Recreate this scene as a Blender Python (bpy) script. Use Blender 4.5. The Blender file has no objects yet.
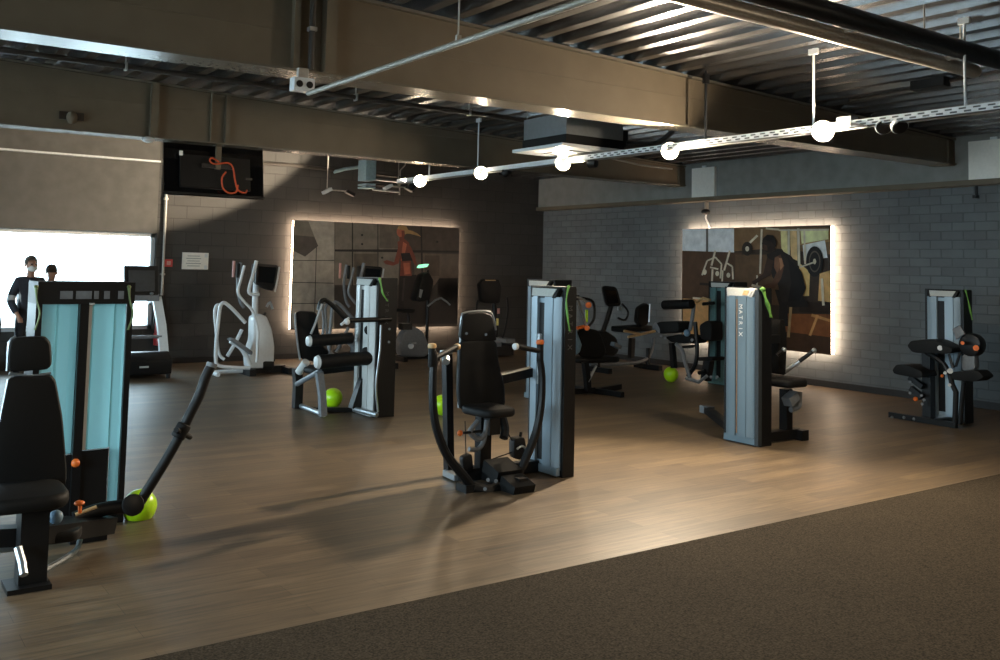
import bpy, bmesh, math, random
from mathutils import Vector, Matrix
random.seed(7)
PI = math.pi
scene = bpy.context.scene
COL = scene.collection

# ------------------------------------------------------------------ camera
F_PX, CX, CY, CAMH = 938.0, 500.0, 203.0, 1.65
yaw, pitch, roll = [math.radians(a) for a in (35.27, 3.88, 1.23)]
fw = Vector((math.sin(yaw) * math.cos(pitch), math.cos(yaw) * math.cos(pitch), math.sin(pitch)))
rt0 = Vector((math.cos(yaw), -math.sin(yaw), 0))
up0 = rt0.cross(fw)
rt = math.cos(roll) * rt0 + math.sin(roll) * up0
up = -math.sin(roll) * rt0 + math.cos(roll) * up0
EYE = Vector((0, 0, CAMH))
cam_d = bpy.data.cameras.new('camera')
cam = bpy.data.objects.new('camera', cam_d)
COL.objects.link(cam)
m3 = Matrix((rt, up, -fw)).transposed()
cam.matrix_world = Matrix.Translation(EYE) @ m3.to_4x4()
cam_d.sensor_width = 36.0
cam_d.lens = F_PX / 1000 * 36.0
cam_d.shift_y = -(330 - CY) / 1000.0
cam_d.clip_start = 0.05
cam_d.clip_end = 200
scene.camera = cam


def ray(px, py):
    return rt * ((px - CX) / F_PX) - up * ((py - CY) / F_PX) + fw


def fx(px, py, X):
    d = ray(px, py); return EYE + d * (X / d.x)


def fy(px, py, Y):
    d = ray(px, py); return EYE + d * (Y / d.y)


def fz(px, py, Z):
    d = ray(px, py); return EYE + d * ((Z - CAMH) / d.z)


def fyl(Y, pts):
    return [fy(p[0], p[1], p[2] if len(p) > 2 else Y) for p in pts]


# ------------------------------------------------------------------ materials
def lin(c):
    return tuple((v / 255 / 12.92) if v / 255 <= 0.04045 else ((v / 255 + 0.055) / 1.055) ** 2.4 for v in c)


def nmat(name):
    m = bpy.data.materials.new(name); m.use_nodes = True
    nt = m.node_tree
    return m, nt, nt.nodes['Principled BSDF']


def mat(name, rgb, rough=0.5, metal=0.0, var=0.12, scale=30.0, bump=0.0, coat=0.0, spec=0.5):
    m, nt, b = nmat(name)
    c = lin(rgb)
    tc = nt.nodes.new('ShaderNodeTexCoord')
    n = nt.nodes.new('ShaderNodeTexNoise'); n.inputs['Scale'].default_value = scale; n.inputs['Detail'].default_value = 4
    nt.links.new(tc.outputs['Object'], n.inputs['Vector'])
    r = nt.nodes.new('ShaderNodeValToRGB')
    r.color_ramp.elements[0].position = 0.3; r.color_ramp.elements[1].position = 0.7
    r.color_ramp.elements[0].color = (*[v * (1 - var) for v in c], 1)
    r.color_ramp.elements[1].color = (*[min(1, v * (1 + var)) for v in c], 1)
    nt.links.new(n.outputs['Fac'], r.inputs['Fac'])
    nt.links.new(r.outputs['Color'], b.inputs['Base Color'])
    b.inputs['Roughness'].default_value = rough
    b.inputs['Metallic'].default_value = metal
    b.inputs['Coat Weight'].default_value = coat
    b.inputs['Specular IOR Level'].default_value = spec
    if bump:
        bp = nt.nodes.new('ShaderNodeBump'); bp.inputs['Strength'].default_value = bump; bp.inputs['Distance'].default_value = 0.01
        nt.links.new(n.outputs['Fac'], bp.inputs['Height']); nt.links.new(bp.outputs['Normal'], b.inputs['Normal'])
    return m


def emat(name, rgb, strength):
    m, nt, b = nmat(name)
    c = lin(rgb)
    b.inputs['Base Color'].default_value = (*c, 1)
    b.inputs['Emission Color'].default_value = (*c, 1)
    b.inputs['Emission Strength'].default_value = strength
    return m


def brickmat(name, rgb, mortar, bw, bh, var=0.1, rough=0.75, bump=0.5, axis='X', speck=0.25):
    """painted masonry, mapped along a wall that runs in X or in Y"""
    m, nt, b = nmat(name)
    N, L = nt.nodes, nt.links
    tc = N.new('ShaderNodeTexCoord')
    sp = N.new('ShaderNodeSeparateXYZ'); L.new(tc.outputs['Object'], sp.inputs[0])
    cb = N.new('ShaderNodeCombineXYZ')
    L.new(sp.outputs[axis], cb.inputs[0]); L.new(sp.outputs['Z'], cb.inputs[1])
    br = N.new('ShaderNodeTexBrick')
    br.inputs['Scale'].default_value = 1.0
    br.inputs['Brick Width'].default_value = bw; br.inputs['Row Height'].default_value = bh
    br.inputs['Mortar Size'].default_value = 0.006; br.inputs['Mortar Smooth'].default_value = 0.4
    c = lin(rgb)
    br.inputs['Color1'].default_value = (*[v * (1 - var) for v in c], 1)
    br.inputs['Color2'].default_value = (*[v * (1 + var) for v in c], 1)
    br.inputs['Mortar'].default_value = (*lin(mortar), 1)
    L.new(cb.outputs[0], br.inputs['Vector'])
    n = N.new('ShaderNodeTexNoise'); n.inputs['Scale'].default_value = 3.0; n.inputs['Detail'].default_value = 8
    L.new(tc.outputs['Object'], n.inputs['Vector'])
    mx = N.new('ShaderNodeMix'); mx.data_type = 'RGBA'; mx.blend_type = 'MULTIPLY'
    mx.inputs['Factor'].default_value = speck
    L.new(br.outputs['Color'], mx.inputs[6]); L.new(n.outputs['Fac'], mx.inputs[7])
    L.new(mx.outputs[2], b.inputs['Base Color'])
    b.inputs['Roughness'].default_value = rough
    ad = N.new('ShaderNodeMath'); ad.operation = 'MULTIPLY_ADD'
    L.new(br.outputs['Fac'], ad.inputs[0]); ad.inputs[1].default_value = -1.0
    L.new(n.outputs['Fac'], ad.inputs[2])
    bp = N.new('ShaderNodeBump'); bp.inputs['Strength'].default_value = bump; bp.inputs['Distance'].default_value = 0.012
    L.new(ad.outputs[0], bp.inputs['Height']); L.new(bp.outputs['Normal'], b.inputs['Normal'])
    return m


def floormat():
    m, nt, b = nmat('vinyl_planks')
    N, L = nt.nodes, nt.links
    tc = N.new('ShaderNodeTexCoord')
    br = N.new('ShaderNodeTexBrick'); br.inputs['Scale'].default_value = 1.0
    br.inputs['Brick Width'].default_value = 1.2; br.inputs['Row Height'].default_value = 0.16
    br.inputs['Mortar Size'].default_value = 0.0012; br.offset = 0.37
    br.inputs['Color1'].default_value = (*lin((90, 78, 64)), 1)
    br.inputs['Color2'].default_value = (*lin((109, 95, 76)), 1)
    br.inputs['Mortar'].default_value = (*lin((66, 58, 51)), 1)
    L.new(tc.outputs['Object'], br.inputs['Vector'])
    mp = N.new('ShaderNodeMapping'); mp.inputs['Scale'].default_value = (1.4, 22, 1)
    L.new(tc.outputs['Object'], mp.inputs['Vector'])
    n = N.new('ShaderNodeTexNoise'); n.inputs['Scale'].default_value = 1.6; n.inputs['Detail'].default_value = 8; n.inputs['Roughness'].default_value = 0.65
    L.new(mp.outputs[0], n.inputs['Vector'])
    r = N.new('ShaderNodeValToRGB')
    r.color_ramp.elements[0].position = 0.32; r.color_ramp.elements[1].position = 0.68
    r.color_ramp.elements[0].color = (0.5, 0.48, 0.45, 1); r.color_ramp.elements[1].color = (1.4, 1.36, 1.3, 1)
    L.new(n.outputs['Fac'], r.inputs['Fac'])
    mx = N.new('ShaderNodeMix'); mx.data_type = 'RGBA'; mx.blend_type = 'MULTIPLY'; mx.inputs['Factor'].default_value = 1
    L.new(br.outputs['Color'], mx.inputs[6]); L.new(r.outputs['Color'], mx.inputs[7])
    L.new(mx.outputs[2], b.inputs['Base Color'])
    rr = N.new('ShaderNodeMapRange'); rr.inputs['To Min'].default_value = 0.36; rr.inputs['To Max'].default_value = 0.55
    L.new(n.outputs['Fac'], rr.inputs['Value']); L.new(rr.outputs[0], b.inputs['Roughness'])
    b.inputs['Specular IOR Level'].default_value = 0.32
    bp = N.new('ShaderNodeBump'); bp.inputs['Strength'].default_value = 0.12; bp.inputs['Distance'].default_value = 0.004
    L.new(n.outputs['Fac'], bp.inputs['Height']); L.new(bp.outputs['Normal'], b.inputs['Normal'])
    return m


def carpetmat():
    m, nt, b = nmat('carpet_pile')
    N, L = nt.nodes, nt.links
    tc = N.new('ShaderNodeTexCoord')
    n = N.new('ShaderNodeTexNoise'); n.inputs['Scale'].default_value = 105; n.inputs['Detail'].default_value = 5
    L.new(tc.outputs['Object'], n.inputs['Vector'])
    n2 = N.new('ShaderNodeTexNoise'); n2.inputs['Scale'].default_value = 1.7; n2.inputs['Detail'].default_value = 4
    L.new(tc.outputs['Object'], n2.inputs['Vector'])
    r = N.new('ShaderNodeValToRGB')
    r.color_ramp.elements[0].position = 0.35; r.color_ramp.elements[1].position = 0.68
    r.color_ramp.elements[0].color = (*lin((42, 37, 30)), 1); r.color_ramp.elements[1].color = (*lin((82, 73, 60)), 1)
    L.new(n.outputs['Fac'], r.inputs['Fac'])
    mx = N.new('ShaderNodeMix'); mx.data_type = 'RGBA'; mx.blend_type = 'MULTIPLY'; mx.inputs['Factor'].default_value = 0.3
    L.new(r.outputs['Color'], mx.inputs[6]); L.new(n2.outputs['Fac'], mx.inputs[7])
    L.new(mx.outputs[2], b.inputs['Base Color'])
    b.inputs['Roughness'].default_value = 0.95
    b.inputs['Specular IOR Level'].default_value = 0.1
    bp = N.new('ShaderNodeBump'); bp.inputs['Strength'].default_value = 0.6; bp.inputs['Distance'].default_value = 0.006
    L.new(n.outputs['Fac'], bp.inputs['Height']); L.new(bp.outputs['Normal'], b.inputs['Normal'])
    return m


def glassmat():
    m, nt, b = nmat('window_glass')
    N, L = nt.nodes, nt.links
    t = N.new('ShaderNodeBsdfTransparent'); t.inputs['Color'].default_value = (0.95, 0.98, 0.98, 1)
    g = N.new('ShaderNodeBsdfGlossy'); g.inputs['Roughness'].default_value = 0.02
    fr = N.new('ShaderNodeFresnel'); fr.inputs['IOR'].default_value = 1.35
    ms = N.new('ShaderNodeMixShader')
    L.new(fr.outputs[0], ms.inputs[0]); L.new(t.outputs[0], ms.inputs[1]); L.new(g.outputs[0], ms.inputs[2])
    L.new(ms.outputs[0], N['Material Output'].inputs['Surface'])
    return m


def tealmat():
    """frosted plastic that lets daylight through"""
    m, nt, b = nmat('frosted_teal_plastic')
    N, L = nt.nodes, nt.links
    b.inputs['Base Color'].default_value = (*lin((138, 188, 192)), 1); b.inputs['Roughness'].default_value = 0.4
    t = N.new('ShaderNodeBsdfTranslucent'); t.inputs['Color'].default_value = (*lin((190, 248, 250)), 1)
    n = N.new('ShaderNodeTexNoise'); n.inputs['Scale'].default_value = 2.0
    mr = N.new('ShaderNodeMapRange'); mr.inputs['To Min'].default_value = 0.8; mr.inputs['To Max'].default_value = 0.88
    L.new(n.outputs['Fac'], mr.inputs['Value'])
    ms = N.new('ShaderNodeMixShader'); L.new(mr.outputs[0], ms.inputs[0])
    L.new(b.outputs[0], ms.inputs[1]); L.new(t.outputs[0], ms.inputs[2])
    L.new(ms.outputs[0], N['Material Output'].inputs['Surface'])
    return m


M = dict(
    floor=floormat(), carpet=carpetmat(), glass=glassmat(),
    wall_back=brickmat('anthracite_block', (66, 64, 61), (48, 47, 45), 0.42, 0.21, bump=0.5),
    wall_right=brickmat('lit_anthracite_brick', (106, 112, 114), (96, 101, 103), 0.30, 0.118, bump=0.9, axis='Y', speck=0.35),  # anthracite paint made lighter, for the light falling on the right wall
    render_grey=mat('grey_render', (86, 84, 80), 0.85, scale=6, bump=0.15),
    bulkhead=mat('bulkhead_plaster', (134, 134, 130), 0.85, scale=5, bump=0.1),
    beam=mat('beam_cladding', (104, 93, 76), 0.65, scale=4, var=0.08, bump=0.05),
    flange=mat('beam_flange', (112, 106, 94), 0.24, var=0.05),
    deck=mat('steel_deck', (122, 122, 123), 0.27, 0.85, scale=3, var=0.06),
    trim=mat('pale_trim', (200, 203, 204), 0.45),
    base=mat('dark_skirting', (40, 38, 37), 0.6),
    black=mat('black_plastic', (17, 17, 18), 0.5, var=0.1, spec=0.3),
    blackm=mat('black_powder_coat', (16, 16, 17), 0.42, 0.0, var=0.1, scale=60, spec=0.35),
    pad=mat('black_vinyl', (14, 14, 14), 0.62, bump=0.08, scale=120, spec=0.25),
    shroud_dimmed=mat('dimmed_blue_shroud', (112, 132, 144), 0.42, 0.1, var=0.03, scale=5),  # shroud colour darkened, as window light falls off towards the right tower
    shroud=mat('silver_blue_shroud', (148, 167, 180), 0.42, 0.1, var=0.03, scale=5),
    teal=tealmat(),
    groove=mat('groove_grey', (46, 52, 56), 0.5),
    cap=mat('light_grey_cap', (190, 192, 190), 0.4, var=0.04),
    placard=mat('placard', (188, 190, 186), 0.35, var=0.06, scale=60),
    reflection_tan=mat('floor_reflection_tan', (150, 122, 98), 0.35, 0.4),  # tan of the wooden floor's reflection in the shroud
    white=mat('white_enamel', (212, 216, 218), 0.35, var=0.04),
    silver=mat('brushed_steel', (176, 182, 186), 0.3, 0.75, var=0.05),
    grey=mat('mid_grey_plastic', (108, 112, 116), 0.45),
    orange=mat('orange_grip', (226, 112, 40), 0.5),
    lime=mat('lime_latex', (176, 226, 28), 0.28, var=0.03),
    ribbon=mat('green_ribbon', (112, 164, 74), 0.5),
    olive=mat('olive_ribbon', (92, 104, 58), 0.55),
    red=mat('red_enamel', (190, 44, 44), 0.4),
    paper=mat('pale_board', (236, 233, 225), 0.6, var=0.04),
    screen=mat('dark_glass', (14, 15, 17), 0.12, var=0.05),
    cable=mat('black_cable', (16, 16, 16), 0.6),
    ocable=mat('orange_cable', (206, 84, 44), 0.5),
    hanger=mat('galvanised_rod', (170, 166, 158), 0.45, 0.5),
    duct=mat('brown_grey_pipe', (62, 57, 52), 0.5, 0.2),
    lampbody=mat('lamp_tube', (178, 170, 158), 0.35, 0.3),
    led=emat('led_strip', (255, 222, 190), 26.0),
    bulb=emat('spot_lens', (255, 226, 180), 60.0),
    greenscreen=emat('lit_display', (150, 235, 190), 1.2),
    letters=mat('white_lettering', (226, 228, 226), 0.5),
    dletters=mat('dark_grey_lettering', (74, 74, 74), 0.5),
    skin=mat('skin', (176, 132, 110), 0.55), hairg=mat('grey_hair', (92, 84, 78), 0.7), hairb=mat('brown_hair', (60, 50, 42), 0.7),
    jacket=mat('dark_jacket', (44, 46, 56), 0.8, bump=0.1), stripe=mat('pale_stripe', (190, 192, 192), 0.6),
    trousers=mat('dark_trousers', (34, 36, 44), 0.8), mask=mat('white_mask', (232, 232, 228), 0.7), shoe=mat('shoe', (30, 30, 30), 0.6),
    bluebox=mat('pale_blue_casing', (150, 178, 188), 0.45),
    yellow=mat('yellow_label', (214, 200, 120), 0.5), pink=mat('pink_label', (196, 140, 130), 0.5),
    dteal=mat('dim_teal_cover', (86, 120, 122), 0.45), tan=mat('tan_trim', (196, 160, 112), 0.45), bluepad=mat('blue_grey_panel', (110, 140, 165), 0.4),
)


# ------------------------------------------------------------------ object helpers
BASE = {}


def tag(o, label=None, cat=None, group=None, kind=None):
    if label: o['label'] = label
    if cat: o['category'] = cat
    if group: o['group'] = group
    if kind: o['kind'] = kind
    return o


def thing(name, loc, label, cat, group=None):
    o = bpy.data.objects.new(name, None); COL.objects.link(o)
    o.empty_display_size = 0.1
    o.location = loc
    BASE[o.name] = Vector(loc)
    return tag(o, label, cat, group)


def frame_of(d):
    d = d.normalized()
    a = Vector((0, 0, 1)) if abs(d.z) < 0.9 else Vector((1, 0, 0))
    u = d.cross(a).normalized(); v = d.cross(u).normalized()
    return u, v


def catmull(pts, n=5):
    if len(pts) < 3: return pts
    out = []
    P = [pts[0]] + list(pts) + [pts[-1]]
    for i in range(1, len(P) - 2):
        p0, p1, p2, p3 = P[i - 1], P[i], P[i + 1], P[i + 2]
        for k in range(n):
            t = k / n
            out.append(0.5 * ((2 * p1) + (p2 - p0) * t + (2 * p0 - 5 * p1 + 4 * p2 - p3) * t * t + (3 * p1 - p0 - 3 * p2 + p3) * t ** 3))
    out.append(pts[-1])
    return out


class MB:
    def __init__(self):
        self.bm = bmesh.new()
        self.mi = 0

    def _mark(self, before):
        for f in self.bm.faces:
            if f not in before: f.material_index = self.mi

    def faces(self, vs, fs):
        bv = [self.bm.verts.new(v) for v in vs]
        out = []
        for f in fs:
            try:
                fc = self.bm.faces.new([bv[i] for i in f]); fc.material_index = self.mi; out.append(fc)
            except ValueError: pass
        return bv, out

    def _bevel(self, fcs, bev, seg=2, ang=0.6):
        es = set()
        for f in fcs:
            for e in f.edges:
                if len(e.link_faces) == 2 and e.calc_face_angle(0) > ang: es.add(e)
        if es:
            r = bmesh.ops.bevel(self.bm, geom=list(es), offset=bev, segments=seg, profile=0.5, affect='EDGES', clamp_overlap=True)
            for f in r['faces']: f.material_index = self.mi

    def box(self, c, s, R=None, bev=0.0, seg=2):
        c = Vector(c); h = Vector(s) / 2
        vs = []
        for x in (-1, 1):
            for y in (-1, 1):
                for z in (-1, 1):
                    v = Vector((x * h.x, y * h.y, z * h.z))
                    if R: v = R @ v
                    vs.append(c + v)
        _, fc = self.faces(vs, [(0, 1, 3, 2), (4, 6, 7, 5), (0, 4, 5, 1), (2, 3, 7, 6), (0, 2, 6, 4), (1, 5, 7, 3)])
        if bev: self._bevel(fc, bev, seg)
        return self

    def span(self, a, b, bev=0.0):
        a, b = Vector(a), Vector(b)
        return self.box((a + b) / 2, [abs(v) for v in (b - a)], bev=bev)

    def prism(self, pts, ext, bev=0.0, seg=2):
        """pts: planar outline; ext: extrusion vector"""
        pts = [Vector(p) for p in pts]; ext = Vector(ext)
        n = len(pts)
        vs = pts + [p + ext for p in pts]
        fs = [tuple(range(n - 1, -1, -1)), tuple(range(n, 2 * n))] + [(i, (i + 1) % n, n + (i + 1) % n, n + i) for i in range(n)]
        _, fc = self.faces(vs, fs)
        bmesh.ops.recalc_face_normals(self.bm, faces=fc)
        if bev: self._bevel(fc, bev, seg)
        return self

    def tube(self, pts, r, seg=10, smooth=0, rect=None):
        pts = [Vector(p) for p in pts]
        if smooth: pts = catmull(pts, smooth)
        n = len(pts)
        rr = r if isinstance(r, (list, tuple)) else [r] * n
        if len(rr) != n: rr = [rr[0] + (rr[-1] - rr[0]) * i / (n - 1) for i in range(n)]
        rings = []
        u = None
        for i, p in enumerate(pts):
            d = (pts[min(i + 1, n - 1)] - pts[max(i - 1, 0)])
            if d.length < 1e-9: d = Vector((0, 0, 1))
            d.normalize()
            if u is None: u, v = frame_of(d)
            u = (u - d * u.dot(d)).normalized(); v = d.cross(u)
            k = 1.0
            if 0 < i < n - 1:
                a = (pts[i] - pts[i - 1]).angle(pts[i + 1] - pts[i], 0)
                k = min(1.35, 1 / max(0.3, math.cos(a / 2)))
            if rect:
                q = [(-1, -1), (1, -1), (1, 1), (-1, 1)]
                rings.append([p + u * (a_ * rect[0] * k) + v * (b_ * rect[1] * k) for a_, b_ in q])
            else:
                rings.append([p + (u * math.cos(2 * PI * j / seg) + v * math.sin(2 * PI * j / seg)) * rr[i] * k for j in range(seg)])
        sg = 4 if rect else seg
        vs = [v_ for ring in rings for v_ in ring]
        fs = [(i * sg + j, i * sg + (j + 1) % sg, (i + 1) * sg + (j + 1) % sg, (i + 1) * sg + j) for i in range(n - 1) for j in range(sg)]
        fs += [tuple(range(sg - 1, -1, -1)), tuple((n - 1) * sg + j for j in range(sg))]
        _, fc = self.faces(vs, fs)
        bmesh.ops.recalc_face_normals(self.bm, faces=fc)
        return self

    def cyl(self, a, b, r, seg=16, bev=0.0):
        a, b = Vector(a), Vector(b)
        u, v = frame_of(b - a)
        vs = []
        for p in (a, b):
            vs += [p + (u * math.cos(2 * PI * j / seg) + v * math.sin(2 * PI * j / seg)) * r for j in range(seg)]
        fs = [tuple(range(seg - 1, -1, -1)), tuple(range(seg, 2 * seg))] + [(j, (j + 1) % seg, seg + (j + 1) % seg, seg + j) for j in range(seg)]
        _, fc = self.faces(vs, fs)
        bmesh.ops.recalc_face_normals(self.bm, faces=fc)
        if bev: self._bevel(fc, bev, 2, 1.0)
        return self

    def lathe(self, prof, o, ax=(0, 0, 1), seg=20):
        """prof: (radius, height) pairs along ax from o"""
        o, ax = Vector(o), Vector(ax).normalized()
        u, v = frame_of(ax)
        vs = [o + ax * h + (u * math.cos(2 * PI * j / seg) + v * math.sin(2 * PI * j / seg)) * max(r, 1e-4) for r, h in prof for j in range(seg)]
        n = len(prof)
        fs = [(i * seg + j, i * seg + (j + 1) % seg, (i + 1) * seg + (j + 1) % seg, (i + 1) * seg + j) for i in range(n - 1) for j in range(seg)]
        fs += [tuple(range(seg - 1, -1, -1)), tuple((n - 1) * seg + j for j in range(seg))]
        _, fc = self.faces(vs, fs)
        bmesh.ops.recalc_face_normals(self.bm, faces=fc)
        return self

    def ball(self, c, r, seg=16):
        r = (r, r, r) if not isinstance(r, (tuple, list)) else r
        mtx = Matrix.Translation(Vector(c)) @ Matrix.Diagonal((*r, 1))
        bf = set(self.bm.faces)
        bmesh.ops.create_uvsphere(self.bm, u_segments=seg, v_segments=seg // 2 + 2, radius=1, matrix=mtx)
        self._mark(bf)
        return self

    def obj(self, name, mats, parent=None, smooth=True, ang=35):
        me = bpy.data.meshes.new(name)
        base = BASE.get(parent.name, Vector()) if parent else Vector()
        if base.length: bmesh.ops.translate(self.bm, verts=self.bm.verts, vec=-base)
        self.bm.to_mesh(me); self.bm.free()
        for m in (mats if isinstance(mats, (list, tuple)) else [mats]): me.materials.append(M[m] if isinstance(m, str) else m)
        if smooth:
            for p in me.polygons: p.use_smooth = True
            me.set_sharp_from_angle(angle=math.radians(ang))
        o = bpy.data.objects.new(name, me); COL.objects.link(o)
        if parent:
            o.parent = parent; BASE[o.name] = base
        return o


def struct(o):
    o['kind'] = 'structure'; return o


def rrect(w, h, r, n=4):
    out = []
    for cx_, cy_, a0 in ((w / 2 - r, h / 2 - r, 0), (-w / 2 + r, h / 2 - r, 90), (-w / 2 + r, -h / 2 + r, 180), (w / 2 - r, -h / 2 + r, 270)):
        for k in range(n + 1):
            a = math.radians(a0 + 90 * k / n); out.append((cx_ + r * math.cos(a), cy_ + r * math.sin(a)))
    return out


def rounded(pts, frac=0.25, n=3):
    """round the corners of a closed outline"""
    P = [Vector(p) for p in pts]; out = []
    for i in range(len(P)):
        a, b, c = P[i - 1], P[i], P[(i + 1) % len(P)]
        p, q = b.lerp(a, frac), b.lerp(c, frac)
        for k in range(n + 1):
            t = k / n
            out.append(p * (1 - t) ** 2 + b * 2 * t * (1 - t) + q * t * t)
    return out


def padmesh(outline, ext, bev=0.02):
    return MB().prism(rounded(outline, 0.25, 3), ext, bev=bev, seg=3)


def text_obj(name, body, size, origin, xdir, ydir, matname, parent, depth=0.003):
    c = bpy.data.curves.new(name, 'FONT'); c.body = body; c.size = size; c.extrude = depth; c.align_x = 'CENTER'; c.align_y = 'CENTER'
    tmp = bpy.data.objects.new('tmp', c); COL.objects.link(tmp)
    dg = bpy.context.evaluated_depsgraph_get()
    me = bpy.data.meshes.new_from_object(tmp.evaluated_get(dg))
    bpy.data.objects.remove(tmp)
    xd, yd = Vector(xdir), Vector(ydir)
    R = Matrix((xd, yd, xd.cross(yd))).transposed()
    base = BASE.get(parent.name, Vector())
    for v in me.vertices: v.co = R @ v.co + Vector(origin) - base
    me.name = name
    me.materials.clear(); me.materials.append(M[matname])
    o = bpy.data.objects.new(name, me); COL.objects.link(o); o.parent = parent
    BASE[o.name] = base
    return o


# ------------------------------------------------------------------ the room
YB, XR, XL, YF = 15.3, 11.93, -4.0, -4.5
CARPET_Y = 4.08


def deck_z(x):
    return 3.76 - 0.037 * (x - 3.3)


struct(MB().span((XL, YF, -0.1), (XR, YB, 0)).obj('floor', 'floor', smooth=False))
struct(MB().span((XL, YF, 0), (XR, CARPET_Y, 0.006)).obj('floor_carpet', 'carpet', smooth=False))

# back wall with a long window opening on the left
WX0, WX1, WZ0, WZ1 = -2.6, 4.16, 0.55, 2.06
w = MB()
w.span((WX1, YB, 0), (XR + 0.25, YB + 0.25, 4.3))
w.span((WX0, YB, 0), (WX1, YB + 0.25, WZ0))
w.span((XL - 0.25, YB, 0), (WX0, YB + 0.25, 4.3))
w.mi = 1
w.span((WX0, YB, WZ1), (WX1, YB + 0.25, 4.3))
struct(w.obj('wall_back', ['wall_back', 'render_grey'], smooth=False))
# right wall, upper bulkhead and the steel ledge below it
struct(MB().span((XR, YF, 0), (XR + 0.25, YB, 4.3)).obj('wall_right', 'wall_right', smooth=False))
struct(MB().span((XR - 0.14, YF, 2.88), (XR, YB, 3.6)).obj('wall_right_bulkhead', 'bulkhead', smooth=False))
struct(MB().span((XR - 0.20, YF, 2.81), (XR, YB, 2.88), bev=0.01).obj('trim_1', 'beam', smooth=False))
struct(MB().span((XR - 0.025, YF, 0), (XR, YB, 0.09), bev=0.006).obj('baseboard_right', 'base', smooth=False))
struct(MB().span((WX1, YB - 0.025, 0), (XR, YB, 0.09), bev=0.006).obj('baseboard_back', 'base', smooth=False))
# ledge high on the back wall
struct(MB().span((XL, YB - 0.10, 3.18), (4.15, YB, 3.21)).obj('trim_2', 'trim', smooth=False))
# left wall (outside the picture) with the daylight windows, wall behind the camera
LW = [(1.2, 3.8), (4.4, 8.0), (8.6, 12.2)]
w = MB()
LZ0, LZ1 = 0.5, 2.7
w.span((XL - 0.25, YF, 0), (XL, YB, LZ0)); w.span((XL - 0.25, YF, LZ1), (XL, YB, 4.3))
ys = [YF] + [v for p in LW for v in p] + [YB]
for i in range(0, len(ys), 2): w.span((XL - 0.25, ys[i], LZ0), (XL, ys[i + 1], LZ1))
struct(w.obj('wall_left', 'render_grey', smooth=False))
struct(MB().span((XL - 0.25, YF - 0.25, 0), (XR + 0.25, YF, 4.3)).obj('wall_front', 'render_grey', smooth=False))


def window(n, a, b, axis):
    """frame and pane in an opening; a, b opposite corners in the wall plane"""
    a, b = Vector(a), Vector(b)
    m = MB(); t = 0.06; d = 0.05
    off = Vector((0, d, 0)) if axis == 'X' else Vector((d, 0, 0))
    s = Vector((b.x - a.x, b.y - a.y, 0)); L = s.length; s.normalize()
    def bar(p, q):
        m.span(p - off, q + off)
    bar(a, a + s * L + Vector((0, 0, t))); bar(Vector((a.x, a.y, b.z - t)), b)
    nn = 3 if axis == 'X' else 2
    for k in range(nn + 1):
        x = min(max(L * k / nn - t / 2, 0), L - t)
        bar(a + s * x, Vector((a.x, a.y, b.z)) + s * (x + t))
    o = struct(m.obj('window_%d' % n, 'trim' if axis == 'X' else 'black', smooth=False))
    BASE[o.name] = Vector()
    g = MB(); e = off * 0.1
    g.span(a - e, b + e)
    p = g.obj('pane', 'glass', o, smooth=False)
    return o


window(1, (WX0, YB + 0.12, WZ0), (WX1, YB + 0.12, WZ1), 'X')
for i, (y0, y1) in enumerate(LW): window(2 + i, (XL - 0.12, y0, LZ0), (XL - 0.12, y1, LZ1), 'Y')
struct(MB().span((XL, YB + 0.25, -0.12), (XR, YB + 30, -0.06)).span((XL - 30, YF, -0.12), (XL - 0.25, YB + 30, -0.06)).obj('ground_outside', mat('pale_paving', (190, 190, 188), 0.9), smooth=False))

# trapezoidal steel deck, ribs running front to back
m = MB()
prof = []
x = XL; pitch = 0.29; dp = 0.14
while x < XR + 0.1:
    z = deck_z(x)
    prof += [(x, z), (x + 0.10, z - 0.0), (x + 0.145, z + dp), (x + 0.245, z + dp)]
    x += pitch
n = len(prof)
vs = [Vector((p[0], YF - 0.1, p[1])) for p in prof] + [Vector((p[0], YB + 0.1, p[1])) for p in prof]
m.faces(vs, [(i, i + 1, n + i + 1, n + i) for i in range(n - 1)])
# roof skin above the ribs, so that the deck has thickness and no daylight leaks in
za, zb = deck_z(XL - 0.25) + 0.15, deck_z(XR + 0.3) + 0.15
m.prism([(XL - 0.3, YF - 0.3, za), (XR + 0.3, YF - 0.3, zb), (XR + 0.3, YF - 0.3, zb + 0.1), (XL - 0.3, YF - 0.3, za + 0.1)], (0, YB - YF + 0.6, 0))
struct(m.obj('ceiling', 'deck', smooth=False))


def beam(y, zb, seam, posts, th=0.22, skew=0.0):
    m = MB()
    z0, z1 = deck_z(XL), deck_z(XR)
    XE = XR - 0.14
    m.prism([(XL, y, zb), (XE, y, zb), (XE, y, z1 - 0.03), (XL, y, z0 - 0.03)], (0, th, 0))
    m.mi = 1
    m.span((XL, y - 0.05, zb - 0.02), (XE, y + th + 0.05, zb))           # lower flange
    m.prism([(XL, y - 0.05, z0 - 0.03), (XE, y - 0.05, z1 - 0.03), (XE, y - 0.05, z1 - 0.005), (XL, y - 0.05, z0 - 0.005)], (0, th + 0.1, 0))
    m.mi = 0
    m.span((XE - 0.14, y - 0.03, zb - 0.03), (XE, y + th + 0.03, z1 - 0.04))  # bearing at the wall
    m.span((XL, y - 0.006, seam - 0.004), (XE - 0.2, y, seam + 0.004))        # board joint
    for (px_, w_, d_) in posts: m.span((px_, y - d_, zb), (px_ + w_, y, deck_z(px_) - 0.03))
    for v in m.bm.verts: v.co.y -= skew * (v.co.x - 3.0)
    return struct(m.obj('ceiling_beam', ['beam', 'flange'], smooth=False))


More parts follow.
